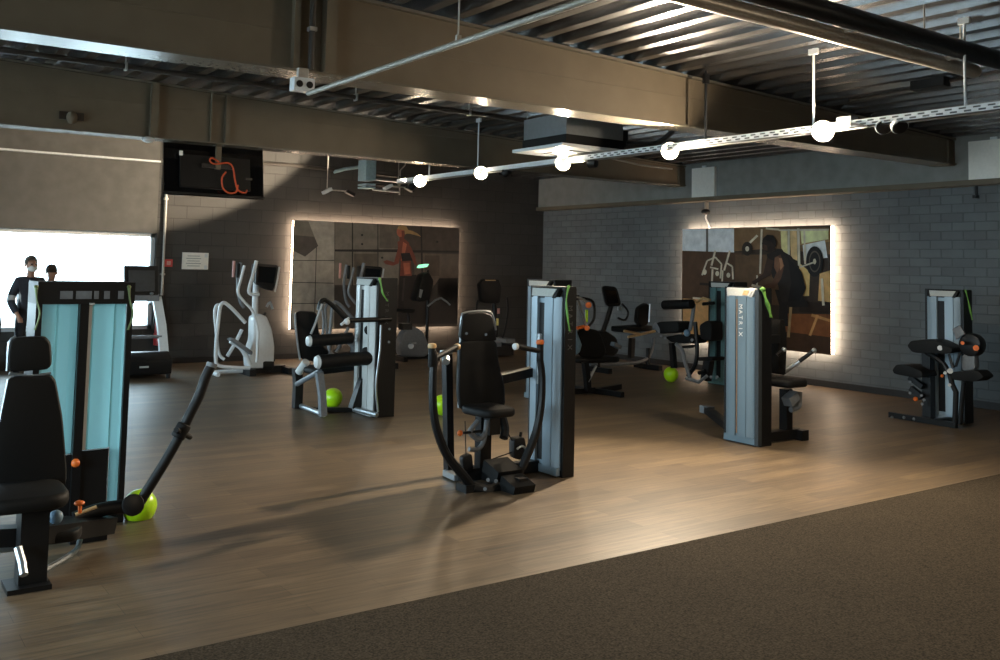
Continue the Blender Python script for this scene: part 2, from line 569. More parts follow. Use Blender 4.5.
beam(6.66, 3.11, 3.40, [(2.98, 0.09, 0.10), (2.74, 0.05, 0.06)], skew=0.018)
beam(11.5, 3.11, 3.49, [(2.98, 0.09, 0.08), (3.88, 0.05, 0.06), (3.70, 0.02, 0.05)], th=0.2, skew=0.03)

# ------------------------------------------------------------------ services under the deck
t = thing('downpipe', (2.87, 6.58, 3.11), 'dark narrow pipe standing against the near beam beside its upright post', 'pipe')
MB().cyl((2.87, 6.58, 3.11), (2.87, 6.58, 3.72), 0.022).obj('pipe', 'duct', t)
MB().box((2.87, 6.58, 3.42), (0.06, 0.06, 0.03)).obj('clamp', 'hanger', t)

t = thing('service_pipe', (3.5, 9, 3.4), 'long brown-grey pipe slung under the deck between the two ceiling beams', 'pipe')
MB().cyl((XL, 9, 3.42), (7.3, 9, 3.42), 0.026).obj('pipe', 'duct', t)
for x_ in (2.1, 4.45, 5.9): MB().cyl((x_, 9, 3.42), (x_, 9, deck_z(x_)), 0.008, 8).box((x_, 9, 3.42), (0.02, 0.075, 0.075)).obj('hanger_rod', 'hanger', t)

t = thing('conduit', (2.8, 3, 2.9), 'thin white conduit crossing in front of the near beam on a hanger rod', 'conduit')
MB().cyl((2.8, -3, 2.9), (2.8, 6.45, 2.9), 0.018).obj('pipe', 'hanger', t)
MB().cyl((2.8, 4.40, 2.9), (2.8, 4.40, deck_z(2.8)), 0.005, 8).box((2.8, 4.40, 2.93), (0.03, 0.02, 0.03)).obj('hanger_rod', 'hanger', t)
t = thing('socket_box', (2.78, 6.5, 2.95), 'small white twin socket box at the end of the white conduit', 'socket')
MB().box((2.78, 6.52, 2.97), (0.16, 0.09, 0.10), bev=0.015).obj('housing', 'white', t)
for dx in (-0.04, 0.04): MB().cyl((2.78 + dx, 6.478, 2.97), (2.78 + dx, 6.47, 2.97), 0.026).obj('socket_hole', 'black', t)
MB().span((2.74, 6.5, 3.02), (2.82, 6.54, 3.095)).obj('bracket', 'hanger', t)

# tubular lamp on dark trunking, near the right end of the ceiling
t = thing('strip_light', (5, 3.75, 3.3), 'long round tube lamp with rounded end hung beside black trunking', 'lamp')
MB().cyl((-3.5, 3.90, 3.3), (7.38, 3.90, 3.3), 0.056, 18).ball((7.38, 3.90, 3.3), (0.10, 0.056, 0.056)).obj('tube', 'lampbody', t)
MB().cyl((-3.5, 3.76, 3.385), (9.6, 3.76, 3.385), 0.072, 16).obj('trunking', 'blackm', t)
mb = MB()
for x_ in (2.6, 4.2, 5.6, 6.9): MB().span((x_, 3.76, 3.31), (x_ + 0.03, 3.90, 3.34)).obj('bracket', 'hanger', t)
for x_ in (6.45, 6.95, 4.6): MB().cyl((x_, 3.76, 3.4), (x_, 3.76, deck_z(x_)), 0.007, 8).obj('hanger_rod', 'hanger', t)

# lighting rail
RX, RZ = 6.93, 2.9
t = thing('lighting_rail', (RX, 6, RZ), 'long white perforated lighting rail hung below the beams', 'rail')
MB().span((RX - 0.045, -3.5, RZ - 0.03), (RX + 0.045, 12.45, RZ - 0.02)).span((RX - 0.045, -3.5, RZ - 0.03), (RX - 0.037, 12.45, RZ + 0.035)).span((RX + 0.037, -3.5, RZ - 0.03), (RX + 0.045, 12.45, RZ + 0.035)).obj('tray', 'white', t)
mb = MB()
y_ = 2.0
while y_ < 8.0:
    mb.span((RX - 0.048, y_, RZ - 0.012), (RX - 0.0445, y_ + 0.055, RZ + 0.002)); mb.span((RX - 0.048, y_ + 0.04, RZ + 0.012), (RX - 0.0445, y_ + 0.095, RZ + 0.024))
    y_ += 0.11
mb.obj('slots', 'groove', t)
for y_ in (10.33, 5.07, 3.72): MB().cyl((RX, y_, RZ), (RX, y_, deck_z(RX)), 0.010, 8).box((RX, y_, deck_z(RX) - 0.03), (0.03, 0.09, 0.05)).obj('hanger_rod', 'white', t)
MB().cyl((RX, 6.32, RZ), (RX, 6.32, deck_z(RX)), 0.014, 8).box((RX, 6.32, deck_z(RX) - 0.08), (0.06, 0.04, 0.1)).obj('hanger_rod', 'blackm', t)
MB().cyl((RX, 11.58, RZ), (RX, 11.58, 3.1), 0.012, 8).obj('hanger_rod', 'white', t)


def aim_matrix(d):
    d = Vector(d).normalized()
    z = -d; x_ = Vector((0, 0, 1)).cross(z).normalized(); y_ = z.cross(x_)
    return Matrix((x_, y_, z)).transposed()


def spot_head(name_label, pos, d, energy, lit=True, size=150, r=0.075, head='white', blend=0.6, point=False):
    pos = Vector(pos); d = Vector(d).normalized()
    t = thing('spotlight', pos, name_label, 'spotlight', 'spotlights on the lighting rail')
    top = Vector((pos.x, pos.y, RZ - 0.03))
    MB().lathe([(0.02, -0.09), (r * 0.75, -0.085), (r * 0.95, -0.03), (r, 0.0), (r * 0.92, 0.004)], pos, d, 20).obj('housing', head, t)
    MB().tube([top + Vector((0, 0, 0.01)), top.lerp(pos, 0.5) - d * 0.05, pos - d * 0.06], 0.012, 8).obj('bracket', 'blackm', t)
    MB().lathe([(r * 0.86, 0.002), (r * 0.88, 0.010), (r * 0.5, 0.018), (0.0, 0.02)], pos, d, 20).obj('lens', 'bulb' if lit else 'black', t)
    if energy:
        ld = bpy.data.lights.new('spot_beam', 'POINT' if point else 'SPOT'); ld.energy = energy; ld.color = (1.0, 0.82, 0.60)
        ld.shadow_soft_size = 0.05
        if ld.type == 'SPOT': ld.spot_size = math.radians(size); ld.spot_blend = blend
        lo = bpy.data.objects.new('spot_beam', ld); COL.objects.link(lo)
        lo.parent = t
        lo.matrix_local = Matrix.Translation(d * 0.10) @ aim_matrix(d).to_4x4()
    return t


SPOTS = [(420, 181, 'lit spotlight furthest along the rail, at its far end', 30),
         (481, 173, 'lit spotlight on the rail below a white hanger rod in front of the far beam', 35),
         (563, 163, 'lit spotlight on the rail directly under the ceiling cassette unit', 55),
         (670, 151, 'lit spotlight on the rail left of the dark hanger rod, behind the near beam', 950),
         (823, 131, 'lit spotlight nearest the camera, at the foot of a white hanger rod', 165)]
for (sx, sy, lb, en) in SPOTS:
    p = fx(sx, sy, RX)
    spot_head(lb, p, (-p.x * 0.9, -p.y * 0.9, -2.6), en, point=(sx == 823), r=0.095)  # heads enlarged so the lenses also cover the lamp glare
for (px_, py_, d, lb, en, sz) in ((505, 171, (-0.2, 1, -0.35), 'black spotlight turned to the back wall, between two lit ones on the rail', 0, 60),
                             (590, 161, (-0.9, 3.0, 0.35), 'black spotlight turned away from the camera under the cassette unit panel', 110, 110),
                             (410, 183.5, (-0.6, 0.5, 0.62), 'black spotlight turned away from the camera at the far end of the rail', 1900, 103)):
    p = fx(px_, py_ + 2, RX)
    spot_head(lb, p, d, en, lit=False, size=sz, r=0.06, head='black', blend=0.9 if sz == 110 else 0.12)
# the two white projector heads and the driver box near the camera end of the rail
for k, (px_, lb) in enumerate(((884, 'small white spotlight head with a black lens under the rail, left of a pair'), (900, 'small white spotlight head with a black lens under the rail, right of a pair'))):
    p = fx(px_, 127, RX)
    spot_head(lb, p, (-0.6 if px_ < 890 else -0.3, -0.5, -0.6), 0, lit=False, r=0.07)
p = fx(847, 123, RX)
t = thing('driver_box', p, 'small grey driver box on the rail beside the nearest lit spotlight', 'box')
MB().box(p + Vector((0, 0, 0.0)), (0.10, 0.14, 0.10), bev=0.012).obj('casing', 'grey', t)
MB().box(p + Vector((0, -0.15, -0.04)), (0.12, 0.16, 0.02), Matrix.Rotation(0.25, 3, 'X')).obj('shade', 'blackm', t)

# ceiling cassette unit
AX, AY, AZ = 6.90, 8.32, 2.99
t = thing('air_conditioner', (AX, AY, AZ), 'ceiling cassette air conditioner with flat pale panel hung above the rail', 'air conditioner')
MB().box((AX, AY, AZ), (1.06, 0.92, 0.035), bev=0.012).obj('panel', 'white', t)
MB().box((AX, AY, AZ - 0.02), (0.5, 0.45, 0.012), bev=0.004).obj('grille', 'grey', t)
MB().box((AX, AY, AZ + 0.075), (0.86, 0.8, 0.11)).obj('collar', 'blackm', t)
MB().box((AX, AY, AZ + 0.25), (0.84, 0.78, 0.24), bev=0.01).obj('body', 'silver', t)
MB().box((AX + 0.46, AY - 0.32, AZ + 0.16), (0.1, 0.12, 0.2)).tube([(AX + 0.46, AY - 0.4, AZ + 0.1), (AX + 0.75, AY - 0.6, AZ + 0.12), (AX + 0.85, AY - 0.9, AZ + 0.35), (AX + 0.85, AY - 1.0, AZ + 0.5)], 0.03, 8, smooth=5).obj('pipe_connection', 'cable', t)
for dx in (-0.4, 0.4):
    for dy in (-0.36, 0.36): MB().cyl((AX + dx, AY + dy, AZ + 0.3), (AX + dx, AY + dy, deck_z(AX + dx)), 0.006, 6).obj('hanger_rod', 'hanger', t)

# thin pale pipe from the unit along to the far beam's end
t = thing('drain_pipe', (8.5, 9.3, 2.95), 'thin pale pipe sloping from the cassette unit towards the far beam end', 'pipe')
MB().tube([fz(610, 158, 2.98), fy(640, 165, 9.2), fy(672, 169, 10.6)], 0.013, 8).obj('pipe', 'hanger', t)

# things around the rail's far end: blue-grey casing, cable bars, low lamps
p = fy(367, 174, 14.6)
t = thing('projector_casing', p, 'pale blue-grey casing hung under the far beam left of the rail', 'box')
MB().box(p + Vector((0, 0.0, 0.06)), (0.19, 0.3, 0.36), bev=0.02).obj('casing', 'bluebox', t)
MB().box(p + Vector((0, 0, -0.19)), (0.19, 0.3, 0.03)).box(p + Vector((0, 0, -0.24)), (0.19, 0.3, 0.03)).obj('louvre', 'bluebox', t)
MB().cyl(p + Vector((0, 0, 0.2)), (p.x, p.y, deck_z(p.x)), 0.012, 8).obj('hanger_rod', 'hanger', t)
t = thing('cable_ladder', fy(388, 180, 14.6), 'short steel ladder of bars between the blue-grey casing and the rail end', 'rack')
a0, a1 = fy(373, 174, 14.6), fy(400, 177, 14.6)
for k in range(4):
    MB().cyl(a0 + Vector((0, 0, -0.09 * k)), a1 + Vector((0, 0, -0.09 * k)), 0.018, 8).obj('bar', 'silver' if k % 2 else 'duct', t)
MB().cyl(a1 + Vector((0, 0, 0.12)), a1 + Vector((0, 0, -0.32)), 0.014, 8).cyl(a1 + Vector((0, 0, 0.12)), a1 + Vector((0.1, 0, 0.22)), 0.012, 8).cyl(a1 + Vector((0.1, 0, 0.22)), a1 + Vector((0.1, 0, 1.0)), 0.012, 8).obj('hanger_rod', 'hanger', t)
for (px_, py_, lb, q) in ((327, 191, 'small white lamp head low on a thin rod left of the blue-grey casing', 1), (388, 187, 'small white lamp head just under the blue-grey casing', 0)):
    p = fy(px_, py_, 14.4)
    t = thing('picture_lamp', p, lb, 'lamp', 'picture lamps in front of the left mural')
    MB().box(p, (0.16, 0.1, 0.05), Matrix.Rotation(-0.5, 3, 'Y'), bev=0.015).obj('head', 'white', t)
    MB().box(p + Vector((0.42, 0, -0.01)), (0.16, 0.1, 0.05), Matrix.Rotation(0.4, 3, 'Y'), bev=0.015).obj('head', 'blackm', t)
    MB().cyl(p + Vector((0.05, 0, 0.02)), p + Vector((0.4, 0, 0.02)), 0.012, 8).obj('arm', 'hanger', t)
    MB().cyl(p + Vector((0.0 if q else 0.2, 0, 0.02)), (p.x + (0 if q else 0.2), p.y, deck_z(p.x)), 0.008, 8).obj('rod', 'hanger', t)

# dark cable run under the deck at the right
t = thing('deck_cable', fz(930, 85, 3.44), 'dark cable pipe with a small black box under the deck at the right', 'pipe')
qa, qb = fz(850, 100, 3.515), fz(1000, 71, 3.515)
MB().cyl(qa, qb + (qb - qa) * 0.5, 0.018, 8).obj('pipe', 'duct', t)
q = fz(930, 84, 3.50)
MB().box(q, (0.12, 0.34, 0.09), bev=0.01).obj('box', 'black', t)

# grey box conduit on the wall right of the television
t = thing('wall_conduit', (5.6, 15.2, 3.3), 'dark pipe running along the back wall right of the television', 'pipe')
MB().tube(fyl(15.22, [(256, 163), (290, 165), (334, 170)]), 0.03, 8).obj('pipe', 'duct', t)
MB().tube(fyl(15.22, [(334, 172), (345, 169), (360, 167)]), 0.03, 8).obj('end', 'bluebox', t)

# vertical pipe on the back wall beside the window
t = thing('wall_pipe', (4.27, 15.24, 1.5), 'thin grey vertical pipe on the back wall at the window edge', 'pipe')
MB().cyl((4.27, 15.25, 0.1), (4.27, 15.25, 3.55), 0.02).obj('pipe', 'hanger', t)
for z_ in (1.4, 2.6): MB().span((4.24, 15.22, z_), (4.30, 15.3, z_ + 0.03)).obj('clamp', 'hanger', t)

# ------------------------------------------------------------------ television seen from the back
TY = 11.85
t = thing('television', (3.9, TY, 2.5), 'large black flat television hung from the far beam, its back with an orange cable', 'television')
c0, c1, c2, c3 = fyl(TY, [(163, 141), (262, 152), (263, 197), (163, 190)])
Rt = Matrix.Rotation(math.radians(-9), 3, 'X')
cen = (c0 + c1 + c2 + c3) / 4
MB().box(cen, (1.28, 0.05, 0.70), Rt, bev=0.012).obj('panel', 'screen', t)
MB().box(cen + Rt @ Vector((0, -0.04, -0.05)), (0.9, 0.05, 0.42), Rt, bev=0.02).obj('back_cover', 'black', t)
MB().box(cen + Rt @ Vector((0, -0.03, -0.335)), (1.28, 0.06, 0.02), Rt).obj('lower_edge', 'black', t)
pp = fy(219, 146, TY - 0.12)
MB().span((pp.x - 0.03, TY - 0.14, pp.z - 0.30), (pp.x + 0.03, TY - 0.08, 3.1)).obj('mount_post', 'beam', t)
MB().box((pp.x, TY - 0.1, pp.z - 0.26), (0.4, 0.03, 0.05)).obj('mount_bar', 'blackm', t)
mb = MB()
mb.tube(fyl(TY - 0.15, [(219, 162), (212, 158), (210, 161), (215, 164), (228, 163), (233, 168), (235, 180), (238, 190), (245, 193), (247, 190)]), 0.011, 8, smooth=5)
mb.tube(fyl(TY - 0.16, [(226, 172), (222, 178), (223, 188), (229, 193), (236, 192), (238, 185)]), 0.011, 8, smooth=5)
mb.obj('cable', 'ocable', t)
MB().box(fy(181, 153, TY - 0.09), (0.04, 0.02, 0.06)).obj('sticker', 'paper', t)
MB().box(fy(249, 179, TY - 0.09), (0.08, 0.01, 0.025)).obj('sticker', 'duct', t)

# ------------------------------------------------------------------ wall fixtures
p = fy(195, 261, YB)
t = thing('notice_board', (p.x, YB, p.z), 'small pale notice board on the dark back wall right of the window', 'board')
MB().box((p.x, YB - 0.012, p.z), (0.42, 0.024, 0.27), bev=0.006).obj('board', 'paper', t)
mb = MB()
for k in range(5): mb.box((p.x - 0.03, YB - 0.025, p.z + 0.08 - 0.04 * k), (0.2 + 0.04 * (k % 2), 0.003, 0.008))
mb.obj('print', 'grey', t)
for dz in (0.09, -0.1): MB().box((p.x + 0.17, YB - 0.027, p.z + dz), (0.05, 0.006, 0.06)).obj('clip', 'white', t)
p = fy(168, 263, YB)
t = thing('alarm_call_point', (p.x, YB, p.z), 'red square alarm call point on the back wall', 'alarm')
MB().box((p.x, YB - 0.02, p.z), (0.12, 0.04, 0.12), bev=0.01).obj('housing', 'red', t)
MB().box((p.x, YB - 0.042, p.z), (0.06, 0.006, 0.06)).obj('button', 'pink', t)
p = fy(159.5, 345, 15.12)
t = thing('fire_extinguisher', (p.x, p.y, 0), 'red fire extinguisher against the back wall, seen through the treadmill frame', 'extinguisher')
MB().lathe([(0.05, 0.3), (0.08, 0.31), (0.08, 0.72), (0.05, 0.78), (0.025, 0.8)], (p.x, 15.18, 0.0)).obj('cylinder', 'red', t)
MB().box((p.x, 15.18, 0.83), (0.05, 0.06, 0.05)).tube([(p.x, 15.16, 0.82), (p.x - 0.09, 15.12, 0.75), (p.x - 0.1, 15.12, 0.5)], 0.014, 8, smooth=4).obj('valve', 'black', t)
MB().span((p.x - 0.03, 15.25, 0.4), (p.x + 0.03, 15.3, 0.7)).obj('bracket', 'hanger', t)
# white panels high on the right wall
for (px_, lb, w_) in ((705, 'white square panel on the upper right wall above the right mural', 0.5), (None, 'white square panel high on the right wall at the right edge of the picture', 0.62)):
    y_ = fx(705, 182, XR - 0.14).y if px_ else 5.96
    t = thing('wall_panel', (XR - 0.14, y_, 3.12), lb, 'panel', 'white panels on the upper right wall')
    MB().box((XR - 0.165, y_, 3.12), (0.05, w_, 0.5), bev=0.006).obj('face', 'paper', t)
    MB().box((XR - 0.16, y_, 3.385), (0.03, 0.08, 0.04)).obj('hanging_tab', 'white', t)
p = fx(708, 212, XR)
t = thing('wall_sensor', (XR, p.y, p.z), 'small black and white sensor with a cable above the right mural', 'sensor')
MB().ball((XR - 0.06, p.y, p.z), (0.06, 0.09, 0.05)).obj('head', 'black', t)
MB().tube([(XR - 0.03, p.y, p.z), (XR - 0.02, p.y + 0.03, p.z - 0.1), (XR - 0.02, p.y - 0.03, p.z - 0.2), (XR - 0.02, p.y - 0.06, p.z - 0.27)], 0.014, 8, smooth=4).obj('cable', 'white', t)
MB().span((XR - 0.07, p.y - 0.015, p.z), (XR, p.y + 0.015, 2.8)).obj('bracket', 'hanger', t)
p = fx(984, 190, XR)
t = thing('wall_hook', (XR, p.y, p.z), 'small black hook bracket under the ledge on the right wall', 'hook')
MB().span((XR - 0.20, p.y - 0.012, 2.66), (XR - 0.17, p.y + 0.012, 2.8)).span((XR - 0.23, p.y - 0.012, 2.64), (XR - 0.14, p.y + 0.03, 2.68)).obj('hook', 'blackm', t)
p = fy(73, 117, 11.4)
t = thing('beam_sensor', p, 'small round grey detector on the face of the far beam at left', 'sensor')
MB().ball((p.x, 11.46, p.z), (0.06, 0.05, 0.075)).obj('head', 'beam', t)
MB().box((p.x, 11.485, p.z + 0.02), (0.26, 0.02, 0.09)).obj('plate', 'duct', t)
p = fy(148, 143, 11.42)
t = thing('beam_lamp', p, 'small white lamp under the upright post of the far beam', 'lamp')
MB().ball((p.x, p.y, 3.06), (0.075, 0.06, 0.035)).obj('head', 'white', t)
MB().cyl((p.x, p.y, 3.06), (p.x, p.y + 0.08, 3.10), 0.02, 8).obj('stem', 'hanger', t)

# ------------------------------------------------------------------ backlit murals
PM = {}


def flat(rgb, var=0.18, scale=9):
    k = (rgb, var, scale)
    if k not in PM: PM[k] = mat('print_%d' % len(PM), tuple(min(245, v * 1.5) for v in rgb), 0.45, var=var, scale=scale)
    return PM[k]


def mural(corner_a, corner_b, axis, shapes, label, origin, scl, bg):
    """corner_a, corner_b: opposite corners on the wall; the print stands 6 cm proud, LED strip round its edge"""
    a, b = Vector(corner_a), Vector(corner_b)
    t = thing('mural', ((a.x + b.x) / 2, (a.y + b.y) / 2, min(a.z, b.z)), label, 'picture')
    if axis == 'Y': nrm, s = Vector((0, -1, 0)), Vector((1, 0, 0))
    else: nrm, s = Vector((-1, 0, 0)), Vector((0, -1, 0))
    W = abs((b - a).dot(s)); H = b.z - a.z
    o = a if (b - a).dot(s) > 0 else a + s * (b - a).dot(s)
    o = Vector((o.x, o.y, a.z))
    dep = 0.16
    def P(u, v, d): return o + s * u + Vector((0, 0, v)) + nrm * d
    MB().prism([P(0.06, 0.06, 0.004), P(W - 0.06, 0.06, 0.004), P(W - 0.06, H - 0.06, 0.004), P(0.06, H - 0.06, 0.004)], nrm * (dep - 0.025)).obj('back_box', 'black', t, smooth=False)
    e = 0.0
    mb = MB()
    for q in ([(0.01, 0.01), (W - 0.01, 0.01), (W - 0.01, 0.06), (0.01, 0.06)], [(0.01, H - 0.06), (W - 0.01, H - 0.06), (W - 0.01, H - 0.01), (0.01, H - 0.01)], [(0.01, 0.06), (0.06, 0.06), (0.06, H - 0.06), (0.01, H - 0.06)], [(W - 0.06, 0.06), (W - 0.01, 0.06), (W - 0.01, H - 0.06), (W - 0.06, H - 0.06)]):
        mb.prism([P(u, v, 0.06) for u, v in q], nrm * 0.05)
    mb.obj('led_strip', 'led', t, smooth=False)
    mb = MB(); mats = [flat(bg)]
    mb.prism([P(0, 0, dep - 0.02), P(W, 0, dep - 0.02), P(W, H, dep - 0.02), P(0, H, dep - 0.02)], nrm * 0.02)
    lay = dep
    for rgb, pts in shapes:
        lay += 0.0006
        m_ = flat(rgb)
        if m_ not in mats: mats.append(m_)
        mb.mi = mats.index(m_)
        q = []
        for (zx, zy) in pts:
            px_, py_ = origin[0] + zx / scl, origin[1] + zy / scl
            w3 = fy(px_, py_, YB - dep) if axis == 'Y' else fx(px_, py_, XR - dep)
            u = min(max((w3 - o).dot(s), 0), W); v = min(max(w3.z - o.z, 0), H)
            q.append(P(u, v, lay))
        _, fc = mb.faces(q, [tuple(range(len(q)))])
        bmesh.ops.recalc_face_normals(mb.bm, faces=fc)
        if fc and fc[0].normal.dot(nrm) < 0: fc[0].normal_flip()
        if len(q) > 4: bmesh.ops.triangulate(mb.bm, faces=fc)
    mb.obj('print', mats, t, smooth=False)
    return t


def strip(x0, y0, x1, y1, w):
    dx, dy = x1 - x0, y1 - y0; L = math.hypot(dx, dy); nx, ny = -dy / L * w / 2, dx / L * w / 2
    return [(x0 + nx, y0 + ny), (x1 + nx, y1 + ny), (x1 - nx, y1 - ny), (x0 - nx, y0 - ny)]


def ell(cx_, cy_, rx, ry, n=16):
    return [(cx_ + rx * math.cos(2 * PI * k / n), cy_ + ry * math.sin(2 * PI * k / n)) for k in range(n)]


CON, COND, LINE, SKIN1, SKIN2 = (84, 77, 69), (52, 44, 38), (28, 23, 20), (128, 70, 52), (86, 44, 34)
left_shapes = [
    ((112, 105, 96), [(50, 40), (240, 45), (238, 520), (40, 520)]),
    ((76, 70, 63), [(55, 45), (125, 50), (168, 158), (120, 190), (55, 160)]),
    ((52, 47, 43), [(60, 110), (150, 118), (168, 158), (110, 205), (60, 180)]),
    (LINE, strip(50, 222, 238, 222, 3)), (LINE, strip(45, 318, 236, 322, 3)), (LINE, strip(45, 412, 236, 410, 3)), (LINE, strip(160, 160, 150, 520, 3)),
    (CON, [(242, 52), (525, 60), (525, 172), (242, 174)]),
    (CON, [(242, 182), (525, 184), (520, 330), (240, 330)]),
    (COND, [(590, 62), (795, 75), (795, 180), (590, 172)]),
    ((70, 60, 52), [(590, 190), (795, 195), (795, 330), (590, 330)]),
    ((24, 20, 19), [(700, 300), (795, 300), (795, 500), (500, 500), (500, 400), (640, 390)]),
    ((46, 40, 36), [(240, 335), (520, 335), (520, 500), (238, 500)]),
    (LINE, strip(318, 55, 318, 335, 5)), (LINE, strip(430, 55, 430, 335, 4)), (LINE, strip(240, 178, 795, 184, 9)), (LINE, strip(620, 62, 625, 300, 7)),
    ((26, 22, 20), ell(360, 110, 5, 5, 8)), ((26, 22, 20), ell(360, 150, 5, 5, 8)), ((26, 22, 20), ell(448, 95, 5, 5, 8)), ((26, 22, 20), ell(448, 150, 5, 5, 8)), ((26, 22, 20), ell(448, 210, 5, 5, 8)), ((26, 22, 20), ell(690, 140, 5, 5, 8)),
    ((70, 62, 55), [(436, 62), (520, 62), (520, 168), (436, 168)]), ((66, 58, 50), [(324, 192), (426, 192), (426, 325), (324, 325)]), ((58, 48, 40), [(636, 200), (700, 200), (700, 290), (636, 290)]),
    # the runner
    ((20, 17, 17), [(525, 285), (598, 285), (610, 360), (600, 470), (560, 480), (560, 400), (545, 400), (540, 470), (515, 470), (522, 360)]),
    (SKIN2, [(515, 140), (545, 126), (566, 145), (572, 200), (578, 290), (526, 290), (530, 230), (520, 190)]),
    (SKIN1, [(540, 140), (556, 150), (548, 190), (545, 225), (530, 222), (534, 180)]),
    (SKIN2, [(522, 150), (536, 160), (520, 235), (495, 245), (462, 238), (452, 226), (468, 220), (500, 230)]),
    ((22, 18, 20), [(530, 190), (585, 188), (590, 222), (535, 225)]),
    (SKIN1, [(540, 232), (568, 232), (572, 280), (545, 284)]),
    (SKIN2, [(518, 100), (542, 100), (544, 135), (526, 138)]),
    (SKIN1, ell(528, 96, 17, 23)), (SKIN2, [(532, 92), (545, 90), (546, 116), (534, 118)]), (SKIN2, [(556, 150), (572, 160), (592, 205), (600, 240), (590, 242), (574, 205)]), ((40, 34, 34), [(540, 300), (548, 300), (540, 400), (532, 400)]),
    ((118, 92, 60), [(513, 84), (518, 72), (535, 65), (553, 72), (562, 88), (580, 92), (604, 104), (618, 118), (598, 112), (574, 106), (556, 104), (547, 108), (545, 90), (524, 86)]),
]
ma, mb_ = fy(290.5, 325, YB - 0.16), fy(459.5, 227, YB - 0.16)
mural((ma.x, YB, 0.50), (mb_.x, YB, 2.375), 'Y', left_shapes, 'backlit mural of a runner by a concrete wall, on the dark back wall', (280, 210), 4.4, (52, 45, 40))

WD, BR, MET = (92, 66, 42), (40, 30, 24), (150, 140, 122)
right_shapes = [
    ((255, 255, 250), [(130, 58), (296, 58), (296, 134), (130, 128)]),
    ((70, 66, 60), strip(211, 58, 211, 132, 7)),
    ((60, 43, 31), [(130, 128), (320, 134), (320, 290), (130, 275)]),
    ((150, 112, 72), [(135, 278), (240, 284), (240, 450), (135, 450)]),
    ((88, 66, 44), [(296, 55), (600, 55), (600, 140), (420, 120), (296, 130)]),
    ((120, 92, 58), [(440, 65), (600, 60), (600, 100), (520, 108), (450, 120)]),
    ((205, 192, 160), [(512, 110), (582, 95), (590, 150), (516, 160)]),
    ((168, 132, 84), [(500, 165), (535, 195), (532, 270), (505, 270)]), ((150, 118, 76), [(565, 200), (598, 190), (598, 290), (560, 285)]),
    ((70, 52, 36), [(300, 140), (440, 140), (440, 300), (300, 290)]),
    ((34, 24, 18), [(505, 288), (600, 292), (600, 325), (500, 320)]),
    ((98, 58, 32), [(440, 325), (600, 328), (600, 455), (430, 450)]),
    ((52, 34, 22), [(440, 380), (600, 400), (600, 455), (430, 450)]),
    ((140, 100, 60), strip(540, 330, 600, 348, 9)), ((150, 108, 66), strip(535, 395, 560, 330, 8)),
    # rack of chrome machines at left
    (MET, strip(196, 205, 212, 160, 5)), (MET, strip(212, 160, 238, 148, 5)), (MET, strip(238, 128, 226, 175, 6)), (MET, strip(238, 148, 258, 170, 5)), (MET, strip(258, 170, 254, 215, 5)), (MET, strip(284, 128, 266, 190, 6)), (MET, strip(272, 165, 292, 178, 5)), (MET, strip(292, 178, 294, 218, 5)), (MET, strip(222, 180, 248, 186, 5)), (MET, strip(230, 186, 228, 228, 6)), (MET, strip(262, 190, 260, 225, 5)), (MET, ell(205, 195, 7, 9)), (MET, ell(245, 200, 6, 8)), (MET, ell(280, 205, 6, 8)), ((30, 22, 18), strip(190, 232, 300, 240, 8)), (MET, strip(168, 276, 240, 284, 6)),
    # cable frame behind the man
    (MET, strip(385, 60, 380, 200, 6)), (MET, strip(398, 58, 440, 62, 6)), (MET, strip(470, 60, 470, 170, 7)), (MET, strip(500, 58, 503, 175, 8)), (MET, strip(330, 120, 372, 80, 7)), ((34, 28, 24), ell(340, 122, 17, 22)), (MET, ell(340, 122, 6, 8)),
    # plate
    ((20, 18, 18), ell(552, 162, 27, 48, 24)), ((70, 62, 54), ell(552, 162, 18, 34, 24)), ((20, 18, 18), ell(552, 162, 15, 29, 24)), (MET, ell(552, 162, 5, 9)), (MET, strip(505, 180, 552, 164, 5)), (MET, strip(575, 215, 580, 300, 8)),
    # bench the man sits on
    ((24, 20, 18), [(470, 285), (530, 285), (532, 305), (470, 305)]), ((120, 96, 66), strip(478, 305, 470, 400, 9)),
    ((176, 148, 104), [(446, 66), (466, 66), (468, 150), (448, 120)]), ((160, 132, 92), [(476, 66), (496, 66), (499, 160), (478, 150)]), ((186, 160, 118), [(508, 64), (596, 62), (596, 92), (512, 106)]),
    (MET, strip(520, 66, 523, 170, 6)), (MET, strip(440, 64, 600, 62, 5)), (MET, strip(372, 205, 372, 240, 5)), ((118, 88, 56), [(300, 245), (378, 245), (378, 285), (300, 288)]),
    # the seated man
    ((22, 19, 18), [(428, 250), (500, 255), (525, 285), (505, 300), (468, 300), (470, 365), (440, 365), (442, 300)]),
    ((30, 25, 23), [(402, 140), (440, 122), (480, 145), (512, 195), (526, 245), (510, 285), (450, 290), (438, 235), (420, 210)]),
    ((66, 44, 32), [(430, 148), (446, 140), (458, 175), (448, 215), (428, 246), (388, 252), (382, 240), (420, 228), (434, 195)]),
    ((46, 32, 25), [(404, 150), (424, 160), (415, 205), (395, 215), (362, 236), (356, 226), (392, 200)]),
    ((120, 84, 60), [(440, 150), (450, 152), (456, 176), (446, 190)]),
    ((16, 14, 14), [(470, 150), (506, 190), (524, 244), (508, 284), (470, 288), (480, 230)]), ((88, 60, 42), [(428, 150), (440, 146), (446, 176), (436, 200), (426, 180)]),
    ((34, 26, 22), ell(410, 106, 22, 28)), ((58, 40, 30), [(392, 108), (404, 112), (406, 128), (394, 126)]), ((20, 17, 16), [(390, 92), (404, 78), (424, 80), (434, 98), (432, 116), (418, 100)]),
    (MET, strip(356, 236, 392, 244, 7)),
]
ma, mb_ = fx(682.5, 230, XR - 0.16), fx(830.5, 354, XR - 0.16)
